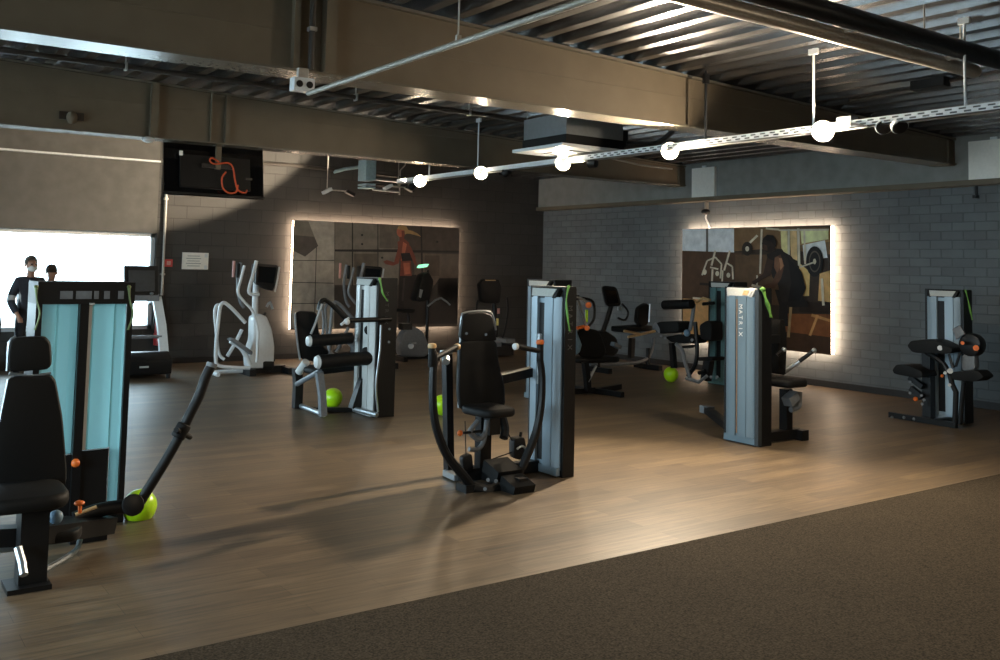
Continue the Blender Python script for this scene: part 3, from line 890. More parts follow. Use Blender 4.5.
mural((XR, ma.y, 0.485), (XR, mb_.y, 2.355), 'X', right_shapes, 'backlit mural of a seated man in a gym, on the grey brick wall', (640, 210), 3.143, (44, 34, 27))

# ------------------------------------------------------------------ weight towers
def tower(t, x0, y0, y1, depth, H=1.5, style='front', side_text=None, sh='shroud', rear=True):
    """a weight-stack tower: its broad shrouded face looks to -X at x0, its closed side to -Y at y0"""
    W = y1 - y0
    MB().span((x0 + 0.035, y0, 0.0), (x0 + depth, y0 + 0.03, H - 0.012), bev=0.008).obj('side_panel', 'blackm', t)
    MB().span((x0 + 0.035, y1 - 0.03, 0.0), (x0 + depth, y1, H - 0.012), bev=0.008).obj('side_panel', 'blackm', t)
    MB().span((x0 + 0.03, y0 + 0.028, 0.0), (x0 + depth - 0.01, y1 - 0.028, 0.055), bev=0.006).obj('base_plate', 'blackm', t)
    MB().span((x0 + 0.03, y0 + 0.005, H - 0.03), (x0 + depth, y1 - 0.005, H), bev=0.008).obj('top_plate', 'blackm', t)

    def shroud(xf, sgn, nm, style):
        ys = y1 - 0.032; L = W - 0.064
        def bulge(u): return 0.052 * (1 - (2 * u - 1) ** 4) + 0.004
        if style == 'front': gr = [(0.36, 0.60, 0.028), (0.835, 0.855, 0.014)]
        else: gr = [(0.40, 0.435, 0.03), (0.47, 0.485, 0.006), (0.73, 0.75, 0.014)]
        us = sorted(set([0, 0.03, 0.08, 0.16, 0.25, 0.66, 0.78, 0.92, 0.97, 1.0] + [v for g in gr for v in (g[0], g[0] + 0.004, g[1] - 0.004, g[1])]))
        pts = []
        for u_ in us:
            b_ = bulge(u_)
            for g in gr:
                if g[0] + 0.002 < u_ < g[1] - 0.002: b_ -= g[2]
            pts.append((xf + sgn * b_, ys - u_ * L))
        m = MB()
        z0, z1 = 0.075, H - 0.085
        ring = [Vector((p[0], p[1], z0)) for p in pts] + [Vector((xf - sgn * 0.0 + (-sgn) * 0.012, ys - L, z0)), Vector((xf - sgn * 0.012, ys, z0))]
        m.prism(ring, (0, 0, z1 - z0))
        o = m.obj(nm, sh, t, ang=25)
        # dark slot
        g = gr[0]
        MB().span((xf + sgn * (bulge(0.5) - 0.026), ys - g[0] * L - 0.003, 0.11), (xf + sgn * (bulge(0.5) - 0.022), ys - g[1] * L + 0.003, z1 - 0.05)).obj('slot', 'black' if style == 'front' else 'groove', o)
        if style != 'front':
            MB().span((xf + sgn * (bulge(0.46) + 0.0005), ys - 0.435 * L, 0.10), (xf + sgn * (bulge(0.46) + 0.0025), ys - 0.475 * L, z1 - 0.03)).obj('reflection_strip', 'reflection_tan', o)  # tan strip stands for the floor's reflection beside the slot
        # tray-like top cap with placard
        zc = H - 0.085
        cp = MB()
        q = [Vector((xf + sgn * 0.058, ys - 0.12 * L, zc)), Vector((xf + sgn * 0.058, ys - 0.88 * L, zc)), Vector((xf + sgn * 0.02, ys - 1.0 * L, H - 0.012)), Vector((xf + sgn * 0.02, ys, H - 0.012))]
        cp.prism([Vector((xf + sgn * 0.052, ys - 0.10 * L, zc - 0.01)), Vector((xf + sgn * 0.052, ys - 0.90 * L, zc - 0.01)), Vector((xf + sgn * 0.02, ys - 0.985 * L, H - 0.006)), Vector((xf + sgn * 0.02, ys - 0.015 * L, H - 0.006))], (-sgn * 0.06, 0, 0), bev=0.012)
        c_ = cp.obj('top_cap', 'black' if style == 'front' else 'cap', t)
        pl = MB()
        dd = sgn * 0.004
        pl.prism([Vector((xf + sgn * 0.052 + dd, ys - 0.17 * L, zc + 0.004)), Vector((xf + sgn * 0.052 + dd, ys - 0.83 * L, zc + 0.004)), Vector((xf + sgn * 0.026 + dd, ys - 0.90 * L, H - 0.018)), Vector((xf + sgn * 0.026 + dd, ys - 0.10 * L, H - 0.018))], (-sgn * 0.006, 0, 0))
        pl.obj('placard', 'placard', c_)
        if style != 'front':
            a = MB()
            a.prism([Vector((xf + sgn * 0.05 + 2 * dd, ys - 0.62 * L, zc + 0.012)), Vector((xf + sgn * 0.05 + 2 * dd, ys - 0.78 * L, zc + 0.012)), Vector((xf + sgn * 0.034 + 2 * dd, ys - 0.80 * L, H - 0.03)), Vector((xf + sgn * 0.034 + 2 * dd, ys - 0.64 * L, H - 0.03))], (-sgn * 0.003, 0, 0))
            a.obj('picture', 'tan', c_)
        return o
    s = shroud(x0 + 0.03, -1, 'front_shroud', style)
    MB().span((x0 - 0.005, y0 + 0.03, 0.012), (x0 + 0.04, y1 - 0.03, 0.072), bev=0.012).obj('kick_plate', sh, t)
    if rear: shroud(x0 + depth - 0.01, 1, 'rear_shroud', 'rear')
    if side_text:
        for k, ch in enumerate(side_text[1]):
            text_obj('letter', ch, 0.062, (x0 + 0.035 + (depth - 0.035) * 0.45, y0 - 0.001, H - 0.17 - k * 0.062), (0, 0, -1), (1, 0, 0), side_text[0], t, 0.001)
    return s


def ribbon(pts, w, label, mats='ribbon'):
    """a loose ribbon tied at the first point and hanging through the others"""
    p0 = Vector(pts[0])
    t = thing('ribbon', p0, label, 'ribbon', 'green ribbons tied to the machines')
    m = MB()
    P = catmull([Vector(p) for p in pts], 4)
    d = Vector((0.6, -0.8, 0)) * (w / 2)
    vs = []
    for i, p in enumerate(P):
        k = 0.75 + 0.25 * math.cos(i * 0.9)
        dd = Matrix.Rotation(0.35 * math.sin(i * 0.7), 3, 'Z') @ d * k
        vs += [p - dd, p + dd]
    _, fc = m.faces(vs, [(2 * i, 2 * i + 1, 2 * i + 3, 2 * i + 2) for i in range(len(P) - 1)])
    o = m.obj('band', mats, t)
    md = o.modifiers.new('s', 'SOLIDIFY'); md.thickness = 0.003
    MB().ball(p0, (w * 0.6, w * 0.6, w * 0.5), 10).obj('knot', mats, t)
    return t


def balloon(c, r, label, tilt=(0, 0, 1)):
    c = Vector(c)
    t = thing('balloon', (c.x, c.y, c.z - r), label, 'balloon', 'lime green balloons on the floor')
    ax = Vector(tilt).normalized()
    prof = []
    for k in range(17):
        a = PI * k / 16
        rr = r * math.sin(a) * (1 - 0.06 * math.cos(a)) if 0 < k < 16 else 0.0
        prof.append((rr, -r * 1.06 * math.cos(a)))
    MB().lathe(prof, c, ax, 28).obj('envelope', 'lime', t)
    q = c - ax * r * 1.06
    MB().lathe([(0.004, 0.01), (0.008, 0), (0.014, -0.022), (0.012, -0.026)], q, ax, 10).obj('knot', 'lime', t)
    return t


V = Vector

# ================================================================== CENTRE PRESS MACHINE
B0 = (4.35, 6.0, 0)
t = thing('chest_press', B0, 'black seated press machine with curved arms and pale blue tower, mid floor', 'exercise machine', 'weight machines')
tower(t, 4.74, 5.82, 6.28, 0.15, style='front', side_text=('dletters', 'MATRIX'))
Yb = 6.08
# backrest (two pads) facing the camera
PB = lambda pts, Y: [fy(x, y, Y) for x, y in pts]
padmesh(PB([(460, 342), (463, 314), (484, 312), (493, 316), (496, 336), (497, 341)], Yb), (0.03, 0.085, 0), 0.022).obj('headrest', 'pad', t)
padmesh(PB([(460, 340), (497, 339), (499, 362), (505, 385), (506, 408), (480, 414), (460, 410), (458, 392), (459, 362)], Yb), (0.03, 0.085, 0), 0.022).obj('backrest', 'pad', t)
MB().tube(PB([(458.5, 408), (458.5, 380), (460, 350), (461.5, 318), (466, 312.5), (484, 311), (492, 314), (496, 330)], Yb + 0.05), 0.008, 8, smooth=4).obj('pale_pad_edge', 'silver', t)  # silver tube imitates the rim highlight on the pad edge
for p in ((466.5, 333.5), (486, 334.5)): MB().cyl(fy(p[0], p[1], Yb + 0.005), fy(p[0], p[1], Yb - 0.012), 0.011, 10).obj('bolt', 'grey', t)
# seat
sc_ = fy(490, 411, 5.90)
Rz = Matrix.Rotation(0, 3, 'Z')
m = MB(); m.prism(rounded([sc_ + V((-0.14, -0.17, -0.03)), sc_ + V((0.15, -0.17, -0.03)), sc_ + V((0.17, 0.2, -0.03)), sc_ + V((-0.17, 0.2, -0.03))], 0.3, 4), (0, 0, 0.065), bev=0.024, seg=3)
m.obj('seat', 'pad', t)
# seat post and carriage
pf = V((4.215, 6.12, 0))
MB().tube([(pf.x, pf.y, 0.03), (pf.x, pf.y, sc_.z - 0.03)], 0.03, rect=(0.042, 0.05)).obj('seat_post', 'blackm', t)
MB().box((pf.x + 0.02, pf.y - 0.08, 0.44), (0.10, 0.1, 0.17), bev=0.02).tube([V((pf.x + 0.09, pf.y - 0.10, 0.52)), V((pf.x + 0.12, pf.y - 0.12, 0.40)), V((pf.x + 0.09, pf.y - 0.15, 0.33))], 0.035, 8, smooth=4).obj('seat_carriage', 'blackm', t)
MB().tube(PB([(478, 421), (470, 432), (479, 439), (486, 432)], 5.98), 0.02, 8, smooth=5).tube(PB([(487, 420), (484, 440), (478, 449), (469, 449)], 5.98), 0.018, 8, smooth=5).obj('adjuster_arc', 'grey', t)
MB().cyl(fy(482, 431, 6.0), fy(463, 433, 5.95), 0.011, 8).obj('adjuster_lever', 'blackm', t)
MB().ball(fy(460, 433, 5.94), 0.022, 10).obj('adjuster_knob', 'orange', t)
# rear column at the left with its foot
MB().tube([fy(449, 474, 6.33), fy(447, 354, 6.33)], 0.05, rect=(0.034, 0.03)).obj('rear_column', 'blackm', t)
MB().box(fy(446.5, 352, 6.33), (0.07, 0.08, 0.025)).cyl(fy(446, 358, 6.28), fy(446, 362, 6.24), 0.03, 10).obj('column_cap', 'silver', t)
MB().tube([V((4.02, 6.33, 0.03)), V((4.00, 6.13, 0.03))], 0.03, rect=(0.035, 0.022)).obj('rear_foot', 'silver', t)
# beam from column to tower, floor rail
MB().tube([fy(500, 379, 6.2), V((4.78, 6.2, 0.80))], 0.03, rect=(0.045, 0.035)).obj('tower_beam', 'blackm', t)
MB().tube([V((4.0, 6.12, 0.05)), V((4.76, 6.12, 0.05))], 0.03, rect=(0.04, 0.045)).tube([V((pf.x, 6.2, 0.05)), V((pf.x + 0.03, 5.62, 0.05))], 0.03, rect=(0.04, 0.045)).obj('floor_frame', 'blackm', t)
# the two press arms: from the low pivot up beside the user
L = PB([(473, 488), (462, 474), (447, 455), (437, 430), (433, 405), (433, 375), (434, 358), (432, 350)], 5.82)
R_ = PB([(517, 478), (526, 458), (536, 432), (541, 405), (542, 378), (540, 358), (540, 346)], 5.80)
for A_, nm in ((L, 'press_arm'), (R_, 'press_arm')):
    o = MB().tube(A_, [0.036] * 2 + [0.036, 0.026], 10, smooth=5).obj(nm, 'blackm', t)
    top = A_[-1]
    MB().cyl(top + V((0, 0, -0.12)), top + V((0, 0, 0.02)), 0.026, 12, 0.004).obj('grip', 'pad', o)
    MB().lathe([(0.03, 0), (0.033, 0.012), (0.028, 0.03), (0.01, 0.034)], top + V((0, 0, 0.015)), (0, 0, 1), 12).obj('grip_cap', 'tan' if A_ is L else 'orange', o)
    inward = (fy(456, 347, 5.95) if A_ is L else fy(517, 346.5, 5.75))
    MB().cyl(top + V((0, 0, -0.07)) if A_ is L else top + V((0, 0, -0.04)), inward, 0.020, 12).obj('cross_grip', 'pad', o)
    dirn = (inward - top).normalized()
    MB().cyl(inward, inward + dirn * 0.03, 0.026, 12, 0.005).obj('grip_end', 'tan' if A_ is L else 'white', o)
MB().tube([L[0] + V((0, 0, 0)), fy(492, 490, 5.78), R_[0]], 0.05, 10, smooth=4).box(fy(470, 489, 5.85), (0.16, 0.14, 0.09), bev=0.02).obj('arm_pivot', 'blackm', t)
for p in ((488, 480), (496, 481), (485, 489)): MB().cyl(fy(p[0], p[1], 5.72), fy(p[0], p[1], 5.69), 0.014, 10).obj('pivot_bolt', 'grey', t)
# foot plate, pulley housings
MB().box(fy(502, 470, 5.85), (0.22, 0.2, 0.09), Matrix.Rotation(0.3, 3, 'X'), bev=0.012).obj('foot_plate', 'pad', t)
MB().box(fy(517, 487, 5.66), (0.19, 0.18, 0.11), Matrix.Rotation(0.3, 3, 'X'), bev=0.015).obj('foot_plate', 'pad', t)
MB().prism(rounded(PB([(514, 439), (525, 437), (527, 450), (525, 461), (514, 459)], 6.0), 0.25, 3), (0.02, 0.10, 0), 0.01).cyl(fy(520, 438, 6.05), fy(521, 432, 6.05), 0.012, 8).obj('pulley_housing', 'black', t)
MB().tube(PB([(517, 449), (522, 446), (526, 449)], 5.985), 0.009, 8, smooth=3).obj('pulley_clip', 'silver', t)
MB().prism(rounded(PB([(462, 458), (472, 453), (474, 470), (464, 473)], 6.05), 0.25, 3), (0.02, 0.08, 0), 0.01).obj('pulley_housing', 'black', t)
mb = MB()
mb.cyl(fy(501, 419, 6.02), fy(512, 441, 6.04), 0.0045, 6); mb.cyl(fy(484, 462, 6.06), fy(515, 451, 6.04), 0.0045, 6); mb.cyl(fy(465, 421, 6.1), fy(466, 456, 6.08), 0.004, 6)
mb.obj('cable', 'cable', t)
z = fy(537, 340, 5.8)
MB().span((4.655, 5.99, 0.72), (4.675, 6.02, 1.12)).obj('selector_rod', 'silver', t)
ribbon([(4.79, 5.80, 1.505), (4.76, 5.79, 1.40), (4.775, 5.79, 1.27), (4.80, 5.79, 1.15)], 0.022, 'green ribbon tied to the tower of the central press machine')

# ================================================================== LEFT PRESS MACHINE (foreground)
t = thing('pec_press', (1.2, 5.9, 0), 'large black press machine in the left foreground with pale teal double tower', 'exercise machine', 'weight machines')
Yt = 6.25
XA, XB = fy(31, 400, Yt).x, 1.575
H = 1.5
TD = 0.3
MB().span((XB - 0.035, Yt, 0), (XB, Yt + TD, H), bev=0.008).obj('side_panel', 'blackm', t)
MB().span((XA, Yt, 0), (XA + 0.035, Yt + TD, H), bev=0.008).obj('side_panel', 'blackm', t)
MB().span((XA, Yt + 0.02, 0), (XB, Yt + TD, 0.07), bev=0.006).obj('base_plate', 'blackm', t)
hd = MB().span((XA, Yt - 0.03, H - 0.135), (XB, Yt + TD, H), bev=0.015).obj('top_housing', 'black', t)
x_c0, x_c1 = fy(76, 380, Yt).x, fy(85, 380, Yt).x
MB().span((x_c0, Yt - 0.02, 0.05), (x_c1, Yt + 0.1, H - 0.13), bev=0.006).obj('centre_pillar', 'blackm', t)
xs_l0, xs_l1 = XA + 0.036, x_c0


def sheet(pts, h):
    """bent sheet of frosted plastic standing on pts"""
    n = len(pts); m = MB()
    m.faces([Vector(p) for p in pts] + [Vector(p) + Vector((0, 0, h)) for p in pts], [(i, i + 1, n + i + 1, n + i) for i in range(n - 1)])
    return m.obj('shroud', 'teal', t, ang=25)


sheet([(xs_l0, Yt + 0.04, 0.45), (xs_l0 + 0.08, Yt + 0.012, 0.45), (xs_l0 + 0.085, Yt + 0.025, 0.45), (xs_l0 + 0.095, Yt + 0.01, 0.45), (xs_l1 - 0.05, Yt + 0.005, 0.45), (xs_l1, Yt + 0.04, 0.45)], H - 0.135 - 0.45)
xr0, xr1 = x_c1, XB - 0.036
gx = fy(112, 380, Yt).x
sheet([(xr0 + 0.025, Yt + 0.03, 0.47), (xr0 + 0.027, Yt + 0.015, 0.47), (xr0 + 0.034, Yt + 0.002, 0.47), (gx - 0.006, Yt + 0.008, 0.47), (gx, Yt + 0.028, 0.47), (gx + 0.008, Yt + 0.012, 0.47)], H - 0.135 - 0.47)
MB().span((xr0, Yt - 0.004, 0.47), (xr0 + 0.022, Yt + 0.03, H - 0.135)).obj('highlight_strip', 'white', t)  # white strip stands for the bright highlight beside the pillar
sheet([(gx + 0.009, Yt + 0.016, 0.09), (xr1 - 0.02, Yt + 0.012, 0.09), (xr1, Yt + 0.03, 0.09)], H - 0.135 - 0.09)
MB().span((x_c1, Yt + 0.0, 0.08), (gx, Yt + 0.1, 0.465), bev=0.01).obj('weight_cover', 'black', t)
MB().span((xs_l0, Yt + 0.01, 0.08), (x_c0, Yt + 0.1, 0.445), bev=0.01).obj('weight_cover', 'black', t)
mb = MB()
for (x0_, x1_) in ((60, 73), (76, 92), (94, 99), (104, 110), (118, 124)):
    a, b = fy(x0_, 299, Yt - 0.032), fy(x1_, 291, Yt - 0.032)
    MB().span((a.x, Yt - 0.034, a.z), (b.x, Yt - 0.028, b.z)).obj('placard', 'grey', hd)
MB().box(fy(92, 304, Yt - 0.032), (0.03, 0.01, 0.012)).obj('badge', 'placard', hd)
MB().ball(fy(75.5, 463, Yt - 0.05), 0.026, 12).obj('lock_knob', 'orange', t)
for (px_, lb) in ((38, 'olive green ribbon on the left edge of the foreground teal tower'), (131, 'olive green ribbon on the right edge of the foreground teal tower')):
    a = fy(px_ - 2, 290, Yt - 0.05)
    ribbon([a + V((0, 0, 0.02)), fy(px_ - 1, 300, Yt - 0.05), fy(px_ + 2, 314, Yt - 0.05), fy(px_ - 3, 330, Yt - 0.05)], 0.022, lb, 'olive')
# seat unit
Ys = 5.50
MB().prism(rounded(PB([(10, 343), (16, 337.5), (44, 337), (50, 344), (51, 366), (46, 370), (10, 372), (8, 366)], Ys), 0.25, 3), (0.02, 0.085, 0), 0.018, 3).obj('headrest', 'pad', t)
MB().prism(rounded(PB([(8, 379), (14, 377), (50, 376), (55, 382), (62, 420), (66, 470), (66, 486), (2, 487), (-12, 470), (-2, 430)], Ys), 0.2, 3), (0.02, 0.09, 0), 0.02, 3).obj('backrest', 'pad', t)
mb = MB(); mb.tube(PB([(9, 373.5), (20, 374.5), (28, 376), (40, 375), (51, 373)], Ys + 0.03), 0.007, 6); mb.tube(PB([(7, 371), (9, 343), (16, 336.5)], Ys + 0.05), 0.007, 6, smooth=3)
mb.tube(PB([(8, 379), (3, 405), (-4, 440)], Ys + 0.05), 0.007, 6, smooth=3)
mb.obj('pale_pad_edge', 'silver', t)  # left-hand lines imitate the window's rim highlight on the pads
sc_ = fy(30, 498, 5.25)
m = MB(); m.prism(rounded([sc_ + V((-0.24, -0.16, -0.04)), sc_ + V((0.17, -0.16, -0.04)), sc_ + V((0.19, 0.28, -0.04)), sc_ + V((-0.26, 0.28, -0.04))], 0.3, 4), (0, 0, 0.075), bev=0.03, seg=3)
m.obj('seat', 'pad', t)
MB().tube([(0.90, 5.30, 0.0), (0.90, 5.30, sc_.z - 0.04)], 0.05, rect=(0.065, 0.065)).box((0.88, 5.28, 0.012), (0.2, 0.2, 0.024)).obj('seat_post', 'blackm', t)
MB().cyl(fy(45, 505, 5.2), fy(62, 499, 5.2), 0.042, 12, 0.01).obj('seat_roller', 'pad', t)
MB().ball(fy(79.5, 503, 5.45), (0.028, 0.028, 0.014), 12).cyl(fy(80, 505, 5.45), fy(80, 513, 5.45), 0.010, 8).obj('adjuster_knob', 'orange', t)
# low frame
MB().tube([fy(-30, 538, 5.45), fy(40, 534, 5.45), fy(110, 524, 5.75)], 0.03, rect=(0.045, 0.045)).obj('floor_frame', 'blackm', t)
MB().tube([fy(-25, 550, 5.5), fy(20, 545, 5.5), fy(24, 542, 5.5)], 0.028, 10).obj('foot_tube', 'silver', t)
MB().tube([fy(18, 548, 5.2), fy(22, 562, 5.15), fy(24, 575, 5.1)], 0.02, 8).obj('foot_stay', 'silver', t)
MB().prism(rounded([V((0.98, 5.45, 0.14)), V((1.16, 5.45, 0.14)), V((1.24, 5.75, 0.14)), V((1.02, 5.85, 0.14))], 0.25, 3), (0, 0, 0.06), 0.015).obj('pivot_housing', 'black', t)
MB().tube([fy(44, 570, 5.35), fy(62, 560, 5.5), fy(76, 550, 5.65), fy(80, 540, 5.75)], 0.015, 8, smooth=5).obj('guard_rail', 'silver', t)
mb = MB(); mb.span(fy(70, 545, 5.9), fy(108, 520, 5.9) + V((0, 0.15, 0)), bev=0.01); mb.obj('counterweight', 'black', t)
MB().ball(fy(56, 517, 5.4), 0.036, 12).obj('pivot_cap', 'bluepad', t)
# right press arm
arm = PB([(74, 519), (95, 511), (118, 507), (135, 507)], 5.72)
MB().tube(arm, 0.04, 12, smooth=4).obj('lower_arm', 'blackm', t)
MB().tube([a_ + V((0, -0.03, 0.03)) for a_ in arm[:2]], 0.010, 8).obj('arm_highlight', 'tan', t)  # tan tube stands for the highlight along the lower arm
MB().cyl(fy(133, 505, 5.66), fy(133, 505, 5.82), 0.062, 16, 0.01).obj('elbow', 'blackm', t)
MB().tube(PB([(137, 507), (150, 486), (166, 460), (180, 435), (190, 414), (199, 396), (205, 379), (211, 366)], 5.72), 0.030, 12, smooth=4).obj('press_arm', 'blackm', t)
o = MB().cyl(fy(176, 430, 5.64), fy(190, 437, 5.80), 0.017, 10).cyl(fy(177, 438, 5.70), fy(185, 424, 5.70), 0.042, 12, 0.01).obj('cross_grip', 'pad', t)
MB().cyl(fy(211, 367, 5.72), fy(212.5, 363, 5.72), 0.033, 12).obj('arm_end', 'grey', t)

# ================================================================== TOWER MACHINE ON THE RIGHT
t = thing('vertical_press', (7.45, 6.2, 0), 'press machine behind its wide blue-grey tower with white vertical lettering', 'exercise machine', 'weight machines')
s = tower(t, 7.22, 5.90, 6.35, 0.19, style='rear', rear=True, sh='shroud_dimmed')
for k, ch in enumerate('MATRIX'):
    text_obj('letter', ch, 0.062, (7.186, 6.092, 1.315 - k * 0.053), (0, 0, -1), (0, -1, 0), 'letters', s, 0.002)
MB().span((7.21, 5.895, 0.01), (7.26, 5.94, 1.48), bev=0.006).obj('edge_post', 'groove', t)
Yc = 5.95
Xs = 7.85
padmesh([V((7.62, 5.98, 0.66)), V((7.62, 5.98, 1.13)), V((7.65, 5.98, 1.19)), V((7.71, 5.98, 1.19)), V((7.75, 5.98, 1.0)), V((7.73, 5.98, 0.64))], (0.0, 0.32, 0), 0.03).obj('backrest', 'pad', t)
m = MB(); m.prism(rounded([V((7.60, 5.84, 0.53)), V((7.93, 5.84, 0.53)), V((7.93, 6.2, 0.53)), V((7.60, 6.2, 0.53))], 0.25, 4), (0, 0, 0.08), bev=0.03, seg=3)
m.obj('seat', 'pad', t)
MB().tube([V((7.78, 6.02, 0.03)), V((7.78, 6.02, 0.5))], 0.03, rect=(0.045, 0.045)).obj('seat_post', 'blackm', t)
MB().box((7.74, 5.93, 0.42), (0.14, 0.1, 0.09), Matrix.Rotation(-0.5, 3, 'Y'), bev=0.02).tube([V((7.9, 5.95, 0.47)), V((7.86, 5.93, 0.34)), V((7.74, 5.93, 0.31))], 0.028, 8, smooth=4).obj('seat_carriage', 'grey', t)
MB().tube([V((7.42, 6.02, 0.06)), V((7.93, 6.02, 0.06))], 0.03, rect=(0.05, 0.045)).box((7.93, 6.02, 0.05), (0.1, 0.24, 0.1), bev=0.02).obj('floor_frame', 'blackm', t)
fb = fz(707, 409.5, 0.13)
MB().tube([V((7.32, 6.3, 0.10)), fb], 0.03, rect=(0.04, 0.035)).obj('foot_bar', 'blackm', t)
MB().box(fb, (0.09, 0.16, 0.08), Matrix.Rotation(-0.25, 3, 'Z'), bev=0.012).obj('foot_block', 'grey', t)
a, b = fx(782, 374, 7.85), fx(814, 350.5, 8.0)
o = MB().cyl(a, b, 0.02, 12).obj('handle', 'blackm', t)
MB().ball(b, 0.026, 12).obj('handle_end', 'silver', o)
MB().cyl(a.lerp(b, 0.1), a.lerp(b, 0.55), 0.022, 12).obj('handle_sleeve', 'silver', o)
a, b = fx(777, 355, 7.55), fx(784, 349.5, 7.6)
o = MB().cyl(a, b, 0.018, 12).obj('handle', 'blackm', t)
MB().ball(b, 0.024, 12).obj('handle_end', 'silver', o)
MB().tube([V((7.40, 6.0, 1.0)), V((7.62, 6.0, 1.0))], 0.03, rect=(0.04, 0.04)).obj('back_support', 'blackm', t)
ribbon([(7.24, 5.87, 1.49), (7.26, 5.85, 1.40), (7.30, 5.85, 1.32), (7.34, 5.85, 1.22)], 0.045, 'green ribbon tied to the lettered tower right of centre')

# ================================================================== MACHINE AT THE FAR RIGHT WALL
t = thing('arm_curl_machine', (10.3, 5.75, 0), 'black curl machine with flat arm pad and low seat by the grey wall', 'exercise machine', 'weight machines')
tower(t, 10.42, 5.66, 6.12, 0.22, style='front')
Xd = 10.05
pts = lambda P_, X: [fx(x, y, X) for x, y in P_]
top = pts([(909, 341), (936, 340), (952, 349), (950, 353), (911, 352.5), (907, 346)], Xd)
padmesh(pts([(907, 346), (911, 340.5), (935, 340), (953, 349), (950, 354), (913, 353)], Xd), (0.34, 0.06, 0.0), 0.02).obj('arm_pad', 'pad', t)
MB().cyl(fx(940, 348, Xd - 0.01), fx(940, 348, Xd + 0.03), 0.028, 14).obj('pivot_cap', 'white', t)
MB().tube(pts([(926, 352), (938, 359), (945, 366), (948, 374)], Xd + 0.1), 0.03, 10, smooth=4).obj('pad_support', 'blackm', t)
padmesh(pts([(892, 370), (896, 364.5), (908, 365), (921, 371), (923, 377), (916, 378), (894, 374)], Xd - 0.05), (0.30, 0.0, 0.0), 0.022).obj('seat', 'pad', t)
MB().tube(pts([(910, 377), (923, 387)], Xd + 0.1), 0.03, rect=(0.03, 0.03)).tube(pts([(911, 388), (922, 397)], Xd + 0.1), 0.03, rect=(0.03, 0.03)).obj('seat_link', 'blackm', t)
for p in ((910, 382), (910, 393), (921.5, 395.5), (924, 400), (922, 404)): MB().cyl(fx(p[0], p[1], Xd + 0.05), fx(p[0], p[1], Xd + 0.08), 0.016, 10).obj('pivot_bolt', 'grey', t)
MB().ball(fx(915.5, 399, Xd + 0.05), 0.026, 12).obj('adjuster_knob', 'orange', t)
MB().tube(pts([(928, 352), (929, 418)], 10.25), 0.03, rect=(0.05, 0.05)).obj('seat_column', 'blackm', t)
MB().tube([V((10.14, 6.38, 0.03)), V((10.08, 5.55, 0.03))], 0.02, rect=(0.028, 0.03)).obj('floor_frame', 'blackm', t)
MB().tube([V((10.1, 5.8, 0.03)), V((10.5, 5.8, 0.03))], 0.02, rect=(0.028, 0.03)).obj('floor_frame', 'blackm', t)
for p in ((892, 418), (904, 418), (914, 419.5)): MB().ball(fx(p[0], p[1] - 0.5, 10.09), 0.018, 8).obj('frame_bolt', 'grey', t)
# second lever pad and the weight drum
padmesh(pts([(950, 372), (977, 370), (984, 377), (976, 382), (952, 380)], 9.98), (0.22, 0.0, 0.0), 0.015).obj('lever_pad', 'pad', t)
MB().tube(pts([(950, 373), (952, 384), (956, 392), (955, 425)], 10.08), 0.028, 10).tube(pts([(964, 382), (962, 400), (960, 424)], 10.1), 0.024, 10).obj('lever_frame', 'blackm', t)
for p, r_ in (((950, 371), 0.030), ((945, 373), 0.018), ((949.5, 385), 0.018)): MB().cyl(fx(p[0], p[1], 9.97), fx(p[0], p[1], 10.0), r_, 12).obj('lever_bolt', 'cap', t)
MB().ball(fx(942, 376, 9.98), 0.018, 10).obj('lever_knob', 'orange', t)
MB().prism(pts([(952, 329), (960, 325), (965, 334), (956, 340)], 10.1), (0.06, 0.02, 0), 0.01).obj('counter_pad', 'grey', t)
c = fx(969, 345, 10.12)
MB().cyl(c, c + V((0.14, 0, 0)), 0.125, 22, 0.02).obj('drum', 'blackm', t)
MB().cyl(fx(976, 348, 10.0), fx(976, 348, 10.1), 0.03, 12).cyl(fx(962.5, 343, 10.0), fx(962.5, 343, 10.1), 0.02, 12).obj('drum_knob', 'orange', t)
MB().tube(pts([(949, 354), (953, 368), (956, 366), (960, 353)], 10.06), 0.014, 8).obj('grip_bar', 'blackm', t)
MB().prism(rounded(pts([(960, 356), (974, 352), (975, 370), (962, 371)], 10.14), 0.25, 3), (0.1, 0, 0), 0.015).obj('cam_cover', 'grey', t)
ribbon([(10.47, 5.64, 1.49), (10.50, 5.63, 1.38), (10.55, 5.63, 1.25), (10.58, 5.63, 1.16)], 0.022, 'thin green ribbon tied to the tower at the far right wall')

# ================================================================== LEG MACHINE NEAR THE RIGHT MURAL
t = thing('leg_extension', (10.3, 9.9, 0), 'black leg machine with padded rollers beside a teal tower, before the right mural', 'exercise machine', 'weight machines')
tower(t, 10.60, 9.12, 9.62, 0.3, style='front', sh='dteal')
Xe = 10.05
E_ = lambda P_, X=Xe: [fx(x, y, X) for x, y in P_]
o = MB().cyl(fx(664, 305, Xe - 0.1), fx(692, 304, Xe - 0.1), 0.068, 18, 0.01).obj('roller', 'pad', t)
MB().lathe([(0.062, 0.0), (0.05, 0.03), (0.0, 0.04)], fx(664, 305, Xe - 0.1), (0, 1, 0), 16).obj('end_cap', 'grey', o)
padmesh(E_([(653, 325), (659, 321.5), (678, 321), (679, 332), (660, 334), (655, 331)], Xe - 0.15), (0.28, 0, 0), 0.03).obj('backrest', 'pad', t)
MB().prism(rounded(E_([(652.5, 327), (656, 321.5), (660, 329), (660, 334)], Xe - 0.155), 0.25, 3), (0.01, 0.02, 0), 0.006).obj('backrest_end', 'grey', t)
padmesh(E_([(664, 337), (680, 334), (694, 337), (692, 344), (672, 343)], Xe - 0.05), (0.3, 0, 0), 0.025).obj('seat', 'pad', t)
